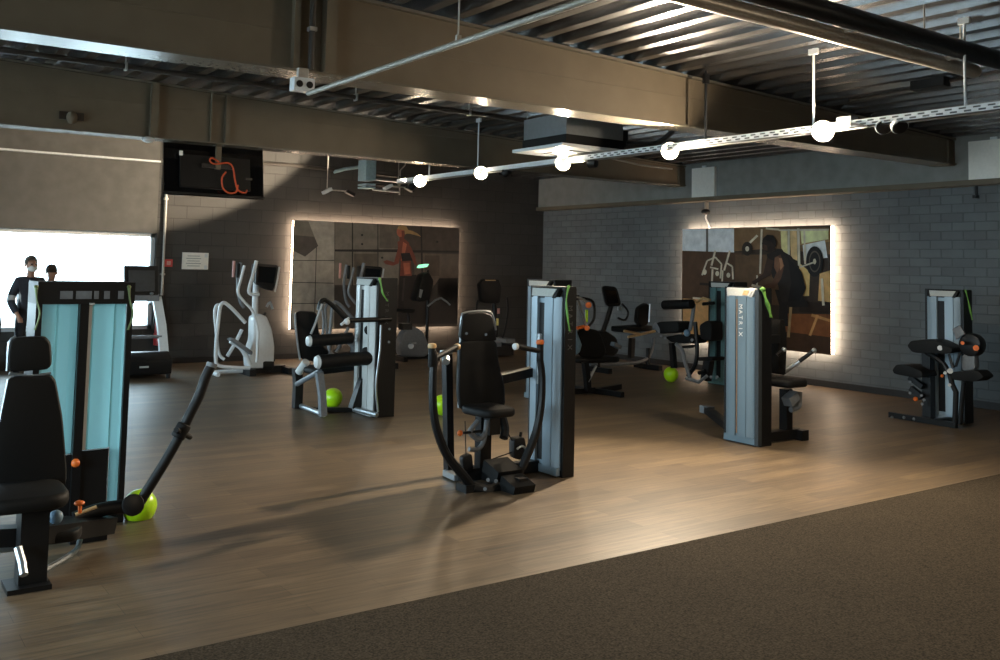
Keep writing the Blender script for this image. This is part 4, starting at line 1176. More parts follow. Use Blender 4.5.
padmesh(E_([(699, 325), (706, 320.5), (711, 322), (711, 342), (700, 339)], Xe), (0.25, 0, 0), 0.02).obj('side_pad', 'pad', t)
MB().tube(E_([(694, 304), (692, 320), (690, 330)], Xe), 0.028, 10).obj('roller_arm', 'grey', t)
MB().tube(E_([(695, 322), (697, 350), (695, 365), (688, 376)], Xe), 0.030, 10, smooth=4).obj('upright', 'blackm', t)
MB().tube(E_([(676, 344), (682, 350), (685, 362), (690, 378)], Xe - 0.05), 0.028, 10, smooth=4).obj('front_leg', 'grey', t)
MB().tube(E_([(672, 343), (674, 368)], Xe + 0.05), 0.03, rect=(0.035, 0.035)).obj('front_leg', 'blackm', t)
MB().tube(E_([(683, 347), (694, 346)], Xe - 0.05), 0.02, 8).obj('cross_tube', 'blackm', t)
padmesh(E_([(697, 357), (713, 357), (712, 361), (697, 361)], Xe), (0.25, 0, 0), 0.01).obj('foot_plate', 'pad', t)
MB().tube(E_([(709, 360), (706, 380)], Xe + 0.1), 0.05, rect=(0.06, 0.05)).obj('rear_column', 'blackm', t)
MB().cyl(fx(699, 373, Xe), fx(705, 371, Xe), 0.028, 12).obj('peg', 'pad', t)
MB().tube(E_([(686, 378), (699, 382), (707, 376)], Xe - 0.05), 0.024, 8).obj('floor_frame', 'silver', t)
for p in ((661, 336), (665, 338), (692, 340), (711, 377), (717, 377)): MB().cyl(fx(p[0], p[1], Xe - 0.12), fx(p[0], p[1], Xe - 0.07), 0.022, 10).obj('pivot_bolt', 'grey', t)
MB().ball(fx(687, 333, Xe - 0.1), 0.05, 12).obj('adjuster_knob', 'bluepad', t)
MB().tube(E_([(693, 300), (697, 302), (703, 298), (710, 300)], Xe + 0.1), 0.018, 8).obj('handle', 'tan', t)
MB().tube(E_([(703, 304), (714, 303)], Xe + 0.1), 0.024, 8).obj('handle', 'pad', t)

# ================================================================== MACHINE WITH ROLLERS, LEFT OF CENTRE
t = thing('glute_machine', (4.6, 9.6, 0), 'leg curl machine with white tower, curved back pad and thick padded roller', 'exercise machine', 'weight machines')
tower(t, 4.80, 9.08, 9.60, 0.27, style='front', sh='cap', side_text=('dletters', 'MATRIX'))
Yg = 9.45
G = lambda P_, Y=Yg: [fy(x, y, Y) for x, y in P_]
padmesh(G([(295, 313), (300, 311), (316, 312), (318, 330), (322, 345), (330, 353), (318, 362), (301, 360), (297, 340)], 9.95), (0.05, 0.10, 0), 0.025).obj('backrest', 'pad', t)
MB().tube(G([(295, 313), (296.5, 335), (300, 360)], 9.94), 0.012, 8, smooth=4).obj('pale_pad_edge', 'silver', t)
o = MB().cyl(fy(318, 362, 9.2), fy(370, 358, 9.2), 0.075, 20, 0.01).obj('roller', 'pad', t)
MB().lathe([(0.074, 0), (0.06, 0.03), (0.0, 0.045)], fy(318.5, 362, 9.2), (-1, 0, 0), 18).obj('end_cap', 'cap', o)
padmesh([fy(300, 372, 9.95), fy(350, 366, 9.95), fy(350, 366, 9.95) + V((0, -0.4, 0)), fy(300, 372, 9.95) + V((0, -0.4, 0))], (0, 0, 0.07), 0.025).obj('seat', 'pad', t)
o = MB().cyl(fy(310, 341, 9.4), fy(352, 338, 9.4), 0.062, 18, 0.01).obj('roller', 'pad', t)
MB().lathe([(0.06, 0), (0.05, 0.03), (0.0, 0.04)], fy(310, 341, 9.4), (-1, 0, 0), 16).obj('end_cap', 'cap', o)
MB().tube(G([(319, 310), (321, 302), (325, 300), (331, 304), (340, 313), (347, 320)], 9.5), 0.026, 10, smooth=4).obj('lever_arm', 'blackm', t)
MB().tube(G([(322, 304), (316, 322), (311, 334)], 9.45), 0.014, 8).obj('link_rod', 'silver', t)
MB().tube(G([(322, 304), (324, 322), (323, 336)], 9.5), 0.016, 8).obj('link_rod', 'grey', t)
o = MB().tube(G([(347, 320.5), (391, 319)], 9.02), 0.026, 12).obj('handle_bar', 'blackm', t)
MB().ball(fy(347, 321.5, 9.02), 0.036, 12).tube(G([(341, 325), (349, 318)], 9.02), 0.016, 8).obj('bar_knob', 'white', o)
MB().tube(G([(297, 408), (298, 385), (297, 368)], 10.05), 0.03, rect=(0.045, 0.045)).obj('rear_leg', 'blackm', t)
MB().tube(G([(319, 372), (322, 395), (323, 416)], 9.33), 0.03, rect=(0.035, 0.035)).obj('front_leg', 'grey', t)
MB().tube([V((4.40, 10.12, 0.035)), V((4.36, 9.33, 0.035))], 0.028, 10).obj('floor_tube', 'silver', t)
MB().tube([fy(297, 384, 9.9), fy(320, 371, 9.4)], 0.028, 10).obj('brace', 'grey', t)
MB().tube([fy(299, 372, 9.98), fy(306, 362, 9.85)], 0.045, 12).obj('pivot_sleeve', 'cap', t)
MB().tube(G([(372, 362), (362, 385), (354, 409)], 9.32), 0.04, rect=(0.05, 0.05)).obj('tower_leg', 'blackm', t)
MB().tube([fy(354, 409, 9.3), fy(377, 415, 9.0)], 0.028, 10).obj('floor_tube', 'silver', t)
MB().tube([V((4.4, 9.75, 0.03)), V((4.9, 9.5, 0.03))], 0.02, rect=(0.03, 0.025)).obj('floor_tube', 'blackm', t)
MB().tube(G([(381, 325), (380, 350), (376, 385), (378, 412)], 9.04), 0.012, 8, smooth=3).obj('edge_rail', 'silver', t)
for p in ((369, 330), (374, 344), (366, 352), (373, 384)): MB().cyl(fy(p[0], p[1], 9.2), fy(p[0], p[1], 9.3), 0.055, 12, 0.01).obj('pulley', 'black', t)
for p in ((389.5, 329), (389, 342)): MB().cyl(fy(p[0], p[1], 9.08), fy(p[0], p[1], 9.06), 0.014, 8).obj('side_bolt', 'grey', t)
MB().span((5.16, 9.1, 0.93), (5.28, 9.2, 1.0), bev=0.01).obj('side_peg', 'pad', t)
ribbon([(4.83, 9.05, 1.49), (4.85, 9.04, 1.40), (4.87, 9.04, 1.33), (4.93, 9.04, 1.25)], 0.03, 'short green ribbon tied to the white tower before the left mural')

# ================================================================== MACHINE HIDDEN BEHIND THE CENTRE TOWER
t = thing('seated_row', (8.2, 9.6, 0), 'seated machine with orange-tipped handles and blue-backed pad behind the central tower', 'exercise machine', 'weight machines')
gx0 = fy(528.5, 280, 9.55).x
tower(t, gx0, 9.05, 9.62, 0.3, style='front')
Yh = 9.45
K = lambda P_, Y=Yh: [fy(x, y, Y) for x, y in P_]
padmesh(K([(577, 331), (586, 328), (600, 331), (607, 352), (601, 360), (578, 357)], 9.5), (0.08, 0.12, 0), 0.03).obj('backrest', 'pad', t)
MB().prism(K([(576.5, 330), (582, 345), (580, 352), (576.5, 355)], 9.49), (0.01, 0.05, 0), 0.006).obj('back_shell', 'bluepad', t)
o = MB().tube(K([(577, 297), (584, 300), (589, 304)], 9.3), 0.016, 8, smooth=3).obj('handle', 'silver', t)
MB().cyl(fy(588.5, 305, 9.24), fy(588.5, 305, 9.36), 0.04, 14, 0.01).obj('grip_cap', 'orange', o)
o = MB().tube(K([(578, 300), (583, 315), (587, 327)], 9.3), 0.016, 8).obj('handle', 'silver', t)
MB().cyl(fy(587, 328, 9.24), fy(587, 328, 9.36), 0.036, 14, 0.01).obj('grip_cap', 'orange', o)
MB().cyl(fy(577, 328, 9.3), fy(584, 326.5, 9.3), 0.022, 10).obj('grip', 'orange', t)
MB().tube(K([(582, 298), (593, 302), (594, 318), (588, 327)], 9.5), 0.018, 8, smooth=4).obj('guard_ring', 'blackm', t)
MB().box(fy(586.5, 316, 9.3), (0.03, 0.02, 0.16)).obj('label_strip', 'lime', t)
m = MB(); m.prism(rounded([fy(582, 364, 9.5), fy(622, 362, 9.5), fy(622, 362, 9.5) + V((0, 0.35, 0)), fy(582, 364, 9.5) + V((0, 0.35, 0))], 0.2, 3), (0, 0, 0.07), bev=0.025, seg=3)
m.obj('seat', 'pad', t)
MB().tube(K([(585, 362), (587, 378), (588, 391)], 9.4), 0.03, rect=(0.035, 0.035)).obj('seat_post', 'blackm', t)
MB().tube(K([(596, 366), (591, 376), (588, 382)], 9.38), 0.018, 8).obj('brace', 'silver', t)
MB().tube([V((8.28, 9.82, 0.035)), V((8.36, 9.35, 0.035)), V((8.40, 9.05, 0.035))], 0.03, rect=(0.035, 0.035)).obj('floor_frame', 'blackm', t)
MB().tube([V((8.3, 9.5, 0.035)), V((8.95, 9.7, 0.035))], 0.03, rect=(0.035, 0.035)).obj('floor_frame', 'blackm', t)
MB().tube([V((gx0 + 0.25, 9.5, 0.05)), V((8.3, 9.5, 0.05))], 0.03, rect=(0.035, 0.035)).obj('floor_frame', 'blackm', t)
MB().tube([V((gx0 + 0.25, 9.5, 1.3)), fy(578, 298, 9.4)], 0.03, rect=(0.035, 0.035)).obj('top_arm', 'blackm', t)

# ================================================================== RECUMBENT BIKE
t = thing('recumbent_bike', (10.6, 11.4, 0), 'black recumbent exercise bike with tan-edged seat in the dark corner', 'exercise machine', 'cardio machines')
Yr = 11.4
Q = lambda P_, Y=Yr: [fy(x, y, Y) for x, y in P_]
padmesh(Q([(602.5, 288), (605, 285.5), (617, 287), (622, 306), (607, 307)], Yr), (0.05, 0.10, 0), 0.02).obj('console', 'black', t)
MB().prism(Q([(605, 290), (616, 291), (619, 303), (608, 304)], Yr - 0.003), (0, 0.01, 0)).obj('display', 'screen', t)
MB().box(fy(619.5, 308.5, Yr - 0.03), (0.06, 0.05, 0.06), bev=0.01).obj('sensor_grip', 'silver', t)
MB().tube(Q([(611, 306), (607, 320), (602, 334)], Yr + 0.05), 0.04, 12).obj('mast', 'blackm', t)
MB().tube(Q([(622, 304), (628, 312), (625, 320), (618, 318)], Yr - 0.1), 0.018, 8, smooth=4).obj('handle', 'blackm', t)
padmesh(Q([(592, 335), (606, 330), (618, 338), (620, 352), (606, 364), (594, 360)], Yr), (0.0, 0.18, 0), 0.04).obj('drive_housing', 'black', t)
MB().cyl(fy(615, 345, Yr - 0.12), fy(615, 345, Yr - 0.02), 0.03, 10).box(fy(616, 345.5, Yr - 0.17), (0.16, 0.1, 0.06), Matrix.Rotation(0.4, 3, 'Y'), bev=0.015).obj('pedal', 'grey', t)
MB().tube(Q([(590, 364), (620, 364), (643, 361), (651, 352), (653, 338)], Yr + 0.05), 0.03, 12, smooth=5).obj('main_tube', 'grey', t)
padmesh(Q([(637, 322), (639, 308), (647, 303), (651, 307), (649, 324), (642, 328)], Yr), (0.1, 0.2, 0), 0.03).obj('backrest', 'pad', t)
MB().tube(Q([(650, 304), (649, 322)], Yr - 0.01), 0.012, 8).obj('pale_pad_edge', 'silver', t)
m = MB(); m.prism(rounded([fy(625, 333, Yr), fy(655, 331, Yr), fy(655, 331, Yr) + V((0, 0.4, 0)), fy(625, 333, Yr) + V((0, 0.4, 0))], 0.2, 3), (0, 0, 0.09), bev=0.03, seg=3)
m.obj('seat', 'pad', t)
MB().tube(Q([(624, 331), (640, 334)], Yr - 0.02), 0.02, 8).tube(Q([(628, 337), (642, 334), (655, 331)], Yr - 0.03), 0.022, 8).obj('seat_edge', 'tan', t)
MB().tube(Q([(632, 338), (631, 358)], Yr + 0.1), 0.03, rect=(0.04, 0.04)).obj('seat_post', 'blackm', t)
zf = V((fy(600, 364, Yr).x, Yr, 0))
MB().tube([V((zf.x, Yr - 0.25, 0.04)), V((zf.x, Yr + 0.35, 0.04))], 0.03, rect=(0.04, 0.04)).tube([V((zf.x, Yr + 0.05, 0.04)), V((zf.x, Yr + 0.05, 0.3))], 0.04, 8).obj('front_foot', 'blackm', t)
zr = V((fy(650, 352, Yr).x, Yr, 0))
MB().tube([V((zr.x, Yr - 0.25, 0.04)), V((zr.x, Yr + 0.35, 0.04))], 0.03, rect=(0.04, 0.04)).tube([V((zr.x, Yr + 0.05, 0.04)), V((zr.x, Yr + 0.05, 0.35))], 0.035, 8).obj('rear_foot', 'blackm', t)

# ================================================================== ELLIPTICAL TRAINERS
def elliptical(Y0, dx, label, lit='white'):
    z3 = lambda zx, zy, d=0.0: fy(200 + zx / 4.71, 250 + zy / 4.71, Y0) + V((dx, d, 0))
    Z = lambda P_, d=0.0: [z3(x, y, d) for x, y in P_]
    b = z3(270, 550); b.z = 0
    t = thing('elliptical_trainer', b, label, 'exercise machine', 'cardio machines')
    for d in (-0.25, 0.30):
        if d < 0: MB().tube(Z([(185, 338), (150, 300), (112, 262), (85, 245), (68, 262), (60, 320), (50, 420), (47, 500), (55, 532), (100, 543), (205, 548)], d), 0.026, 10, smooth=4).obj('rear_frame_tube', lit, t)
        else: MB().tube(Z([(112, 262), (90, 262), (80, 300), (88, 400), (100, 490), (125, 518)], 0.1), 0.022, 10, smooth=4).obj('rear_frame_tube', lit, t)
    f0 = z3(215, 560); f1 = z3(395, 566)
    MB().tube([V((f0.x, Y0 - 0.30, 0.045)), V((f0.x, Y0 + 0.32, 0.045))], 0.04, rect=(0.05, 0.045)).tube([V((f0.x, Y0, 0.06)), V((f1.x, Y0, 0.06))], 0.04, rect=(0.05, 0.05)).tube([V((f1.x, Y0 - 0.30, 0.045)), V((f1.x, Y0 + 0.32, 0.045))], 0.04, rect=(0.05, 0.045)).obj('base_frame', 'black', t)
    r0 = z3(60, 545)
    MB().tube([V((r0.x, Y0 - 0.25, 0.04)), V((r0.x, Y0 + 0.3, 0.04))], 0.03, 10).tube([V((r0.x, Y0, 0.05)), V((f0.x, Y0, 0.05))], 0.03, 10).obj('rear_foot', lit, t)
    body = rounded(Z([(240, 315), (268, 298), (302, 312), (326, 370), (338, 450), (335, 520), (325, 552), (218, 556), (214, 490), (238, 420)], -0.12), 0.2, 3)
    MB().prism(body, (0, 0.24, 0), 0.05, 3).obj('drive_cover', lit, t)
    MB().prism(rounded(Z([(282, 520), (336, 520), (334, 556), (282, 556)], -0.125), 0.2, 2), (0, 0.25, 0), 0.01).obj('lower_cover', 'black', t)
    MB().tube(Z([(258, 305), (261, 220), (266, 130)]), 0.045, 12).obj('mast', lit, t)
    cons = Z([(242, 62), (346, 70), (330, 165), (318, 192), (240, 158)], -0.2)
    c_ = MB().prism(rounded(cons, 0.12, 2), (0.06, 0.36, 0), 0.02).obj('console', 'black', t)
    MB().prism(Z([(252, 76), (334, 82), (322, 156), (250, 148)], -0.203), (0, 0.004, 0)).obj('display', 'screen', c_)
    MB().tube(Z([(348, 78), (338, 140), (326, 196)], -0.22), 0.013, 8).obj('console_edge', 'silver', c_)
    MB().tube(Z([(238, 50), (218, 130), (203, 188), (216, 206), (250, 206)], -0.24), 0.026, 10, smooth=3).obj('fixed_handle', lit, t)
    MB().tube(Z([(220, 60), (205, 150), (215, 240), (235, 275)], 0.25), 0.022, 10, smooth=3).obj('fixed_handle', 'grey', t)
    MB().tube(Z([(175, 72), (160, 130), (145, 195), (170, 235), (208, 275), (226, 320), (238, 380), (236, 430), (232, 520)], -0.3), 0.020, 10, smooth=4).obj('moving_arm', lit, t)
    MB().cyl(z3(148, 62, -0.3), z3(143, 128, -0.3), 0.024, 10).obj('grip', 'pad', t)
    MB().cyl(z3(194, 52, 0.3), z3(190, 130, 0.3), 0.02, 10).obj('grip', 'pink', t)
    MB().tube(Z([(345, 300), (335, 330), (350, 400), (345, 480)], 0.3), 0.022, 10, smooth=3).obj('moving_arm', 'blackm', t)
    MB().tube(Z([(118, 422), (165, 452), (190, 490), (208, 535)], -0.22), 0.036, 10, smooth=4).obj('pedal_link', lit, t)
    MB().tube(Z([(214, 378), (185, 440), (145, 505)], 0.15), 0.026, 10).obj('pedal_link', lit, t)
    MB().prism(rounded(Z([(105, 415), (125, 405), (215, 470), (210, 490)], -0.3), 0.2, 2), (0, 0.16, 0), 0.01).obj('pedal', 'grey', t)
    MB().prism(rounded(Z([(300, 470), (345, 512), (375, 520), (368, 535), (335, 532)], 0.16), 0.2, 2), (0, 0.16, 0), 0.01).obj('pedal', 'black', t)
    MB().tube(Z([(290, 265), (305, 245), (318, 275)], -0.2), 0.02, 8, smooth=3).obj('cup_holder', 'silver', t)
    return t


elliptical(13.45, 0, 'white elliptical trainer standing free left of the left mural')
dx2 = fy(367, 272, 13.45).x - fy(262, 272, 13.45).x
elliptical(13.45, dx2, 'elliptical trainer half hidden behind the white roller machine, before the left mural', 'grey')

# ------------------------------------------------------------------ upright bike before the mural
Yu = 14.2
U = lambda P_, Y=Yu: [fy(x, y, Y) for x, y in P_]
t = thing('upright_bike', (fy(416, 350, Yu).x, Yu, 0), 'dark upright exercise bike with lit green display before the left mural', 'exercise machine', 'cardio machines')
padmesh(U([(400, 345), (404, 332), (414, 326), (424, 332), (429, 345), (428, 357), (402, 357)]), (0, 0.2, 0), 0.04).obj('drive_housing', 'grey', t)
MB().tube(U([(408, 328), (409, 318), (408, 312)], Yu + 0.1), 0.03, 10).obj('seat_post', 'blackm', t)
padmesh(U([(402, 309), (416, 309), (414, 313), (403, 313)], Yu), (0, 0.22, 0), 0.02).obj('saddle', 'pad', t)
MB().tube(U([(426, 356), (427, 330), (428, 300), (427, 280)], Yu + 0.1), 0.03, 10).obj('mast', 'blackm', t)
c_ = MB().prism(rounded(U([(416, 300), (423, 275), (429, 272), (434, 281), (430, 300), (420, 302)]), 0.15, 2), (0.05, 0.3, 0), 0.015).obj('console', 'black', t)
MB().prism(U([(419, 297), (420, 289), (423, 290), (421, 298)], Yu - 0.004), (0, 0.003, 0)).obj('edge_highlight', 'silver', c_)
MB().prism(U([(420, 268), (422, 265), (429, 264), (427, 267)], Yu), (0, 0.12, 0)).obj('display', 'greenscreen', t)
MB().tube(U([(428, 270), (428, 276)], Yu + 0.06), 0.02, 8).obj('display_stem', 'blackm', t)
MB().tube(U([(441, 298), (447, 302), (450, 305)], Yu - 0.1), 0.016, 8).tube(U([(428, 306), (436, 300), (441, 298)], Yu), 0.016, 8).obj('handle', 'silver', t)
MB().tube([V((fy(400, 357, Yu).x, Yu - 0.2, 0.04)), V((fy(400, 357, Yu).x, Yu + 0.4, 0.04))], 0.03, rect=(0.04, 0.04)).tube([V((fy(432, 357, Yu).x, Yu - 0.2, 0.04)), V((fy(432, 357, Yu).x, Yu + 0.4, 0.04))], 0.03, rect=(0.04, 0.04)).tube([V((fy(400, 357, Yu).x, Yu + 0.1, 0.05)), V((fy(432, 357, Yu).x, Yu + 0.1, 0.05))], 0.03, rect=(0.04, 0.04)).obj('base_frame', 'black', t)
MB().cyl(fy(411, 346, Yu - 0.03), fy(411, 346, Yu), 0.05, 12).box(fy(413, 343, Yu - 0.06), (0.1, 0.06, 0.03)).obj('pedal', 'silver', t)

# ------------------------------------------------------------------ dark stepper between mural and corner
t = thing('stair_stepper', (fy(491, 350, 14.4).x, 14.4, 0), 'black stepper machine on the dark back wall between mural and corner', 'exercise machine', 'cardio machines')
S_ = lambda P_, Y=14.4: [fy(x, y, Y) for x, y in P_]
c_ = MB().prism(rounded(S_([(480, 284), (484, 279), (499, 279), (502, 288), (500, 304), (482, 303)]), 0.15, 2), (0, 0.12, 0), 0.02).obj('console', 'black', t)
MB().box(fy(490.5, 280.3, 14.38), (0.22, 0.03, 0.02)).obj('light_bar', 'tan', c_)
MB().tube(S_([(494, 303), (496, 330), (493, 355)], 14.45), 0.05, 12).obj('mast', 'blackm', t)
MB().tube(S_([(478, 300), (477, 315), (484, 335), (492, 345)], 14.3), 0.02, 8, smooth=4).obj('handle', 'blackm', t)
MB().tube(S_([(507, 297), (508, 310), (505, 330), (500, 345)], 14.3), 0.02, 8, smooth=4).obj('handle', 'blackm', t)
MB().box(fy(498.5, 311, 14.36), (0.05, 0.02, 0.10), bev=0.005).obj('sticker', 'pink', t)
MB().box(fy(497.5, 322, 14.36), (0.04, 0.02, 0.13), bev=0.005).obj('sticker', 'yellow', t)
b0 = fy(491, 352, 14.4)
MB().span((b0.x - 0.3, 14.1, 0.02), (b0.x + 0.3, 14.9, 0.22), bev=0.03).obj('step_housing', 'black', t)
MB().span((b0.x - 0.26, 14.0, 0.2), (b0.x - 0.05, 14.5, 0.27), bev=0.015).obj('step', 'grey', t)
MB().span((b0.x + 0.05, 14.0, 0.26), (b0.x + 0.26, 14.5, 0.33), bev=0.015).obj('step', 'grey', t)

# ------------------------------------------------------------------ treadmills facing the room
def treadmill(xc, label):
    yf = 13.42
    t = thing('treadmill', (xc, yf, 0), label, 'exercise machine', 'cardio machines')
    w = 0.36
    MB().prism(rounded([V((xc - w, yf, 0.05)), V((xc - w, yf - 0.02, 0.26)), V((xc - w, yf + 0.15, 0.36)), V((xc - w, yf + 0.5, 0.34)), V((xc - w, yf + 0.55, 0.05))], 0.12, 2), (2 * w, 0, 0), 0.02).obj('motor_hood', 'black', t)
    MB().span((xc - w, yf + 0.5, 0.08), (xc - w + 0.09, yf + 1.82, 0.2), bev=0.02).span((xc + w - 0.09, yf + 0.5, 0.08), (xc + w, yf + 1.82, 0.2), bev=0.02).obj('side_rail', 'grey', t)
    MB().span((xc - w + 0.09, yf + 0.5, 0.10), (xc + w - 0.09, yf + 1.8, 0.17), bev=0.01).obj('running_belt', 'pad', t)
    MB().box((xc - 0.02, yf - 0.012, 0.17), (0.12, 0.01, 0.025)).obj('badge', 'placard', t)
    mb = MB()
    for s in (-1, 1): mb.cyl((xc + s * (w - 0.04), yf + 0.02, 0.0), (xc + s * (w - 0.04), yf + 0.02, 0.06), 0.03, 10)
    for s in (-1, 1): mb.cyl((xc + s * (w - 0.05), yf + 1.7, 0.0), (xc + s * (w - 0.05), yf + 1.7, 0.09), 0.03, 10)
    mb.obj('foot', 'blackm', t)
    for s in (-1, 1):
        MB().tube([V((xc + s * (w - 0.03), yf + 0.30, 0.3)), V((xc + s * (w - 0.05), yf + 0.42, 0.7)), V((xc + s * (w - 0.10), yf + 0.55, 1.10))], 0.05, rect=(0.035, 0.06)).obj('upright', 'white', t)
        MB().tube([V((xc + s * (w - 0.10), yf + 0.50, 1.08)), V((xc + s * (w - 0.08), yf + 0.95, 1.0))], 0.028, 10).obj('handrail', 'black', t)
        MB().tube([V((xc + s * (w - 0.02), yf + 0.34, 0.32)), V((xc + s * (w + 0.02), yf + 0.5, 0.75)), V((xc + s * (w - 0.02), yf + 0.62, 1.12))], 0.03, rect=(0.022, 0.05)).obj('upright_cover', 'blackm', t)
    MB().tube([V((xc - w + 0.08, yf + 0.52, 1.10)), V((xc + w - 0.08, yf + 0.52, 1.10))], 0.04, rect=(0.04, 0.05)).obj('cross_bar', 'grey', t)
    MB().tube([V((xc - w + 0.06, yf + 0.36, 0.55)), V((xc + w - 0.06, yf + 0.36, 0.55))], 0.025, 10).obj('lower_bar', 'grey', t)
    c_ = MB().box((xc + 0.02, yf + 0.52, 1.34), (0.46, 0.07, 0.42), Matrix.Rotation(-0.2, 3, 'X'), bev=0.03).obj('console', 'black', t)
    MB().box((xc + 0.02, yf + 0.47, 1.34), (0.36, 0.02, 0.3), Matrix.Rotation(-0.2, 3, 'X'), bev=0.01).obj('console_cover', 'groove', c_)
    MB().ball((xc + 0.16, yf + 0.44, 1.16), (0.03, 0.03, 0.02), 8).obj('console_latch', 'silver', t)
    return t


treadmill(3.58, 'dark treadmill with white frame beside the window edge, fire extinguisher seen through it')
treadmill(1.42, 'treadmill at the left edge of the picture before the bright window')

# ------------------------------------------------------------------ balloons
balloon(fy(139.5, 507, 6.3), 0.105, 'lime green balloon on the floor behind the elbow of the foreground press', (0.15, 0, 0.95))
balloon((4.73, 9.9, 0.115), 0.108, 'lime green balloon on the floor under the roller machine left of centre', (0.1, 0.1, 0.95))
q_ = fz(442.5, 405, 0.115)
balloon(q_, 0.108, 'lime green balloon on the floor behind the left arm of the central press', (0, 0.1, 0.95))
q_ = fz(671, 374.5, 0.115)
balloon(q_, 0.108, 'lime green balloon on the floor under the leg machine at the right mural', (0.05, 0, 0.95))


# ------------------------------------------------------------------ people at the window
def skin_mesh(name, joints, edges, radii, mats, parent, pick=None):
    me = bpy.data.meshes.new(name); base = BASE[parent.name]
    me.from_pydata([V(j) for j in joints], edges, [])
    o = bpy.data.objects.new(name, me); COL.objects.link(o)
    md = o.modifiers.new('skin', 'SKIN')
    for i, r in enumerate(radii):
        o.data.skin_vertices[0].data[i].radius = r if isinstance(r, tuple) else (r, r)
        o.data.skin_vertices[0].data[i].use_root = (i == 0)
    sd = o.modifiers.new('sub', 'SUBSURF'); sd.levels = 2; sd.render_levels = 2
    dg = bpy.context.evaluated_depsgraph_get()
    m2 = bpy.data.meshes.new_from_object(o.evaluated_get(dg))
    bpy.data.objects.remove(o)
    m2.name = name
    for m_ in mats: m2.materials.append(M[m_])
    for p in m2.polygons:
        p.use_smooth = True
        p.material_index = pick(p.center) if pick else 0
    ob = bpy.data.objects.new(name, m2); COL.objects.link(ob); ob.parent = parent; BASE[ob.name] = base
    return ob


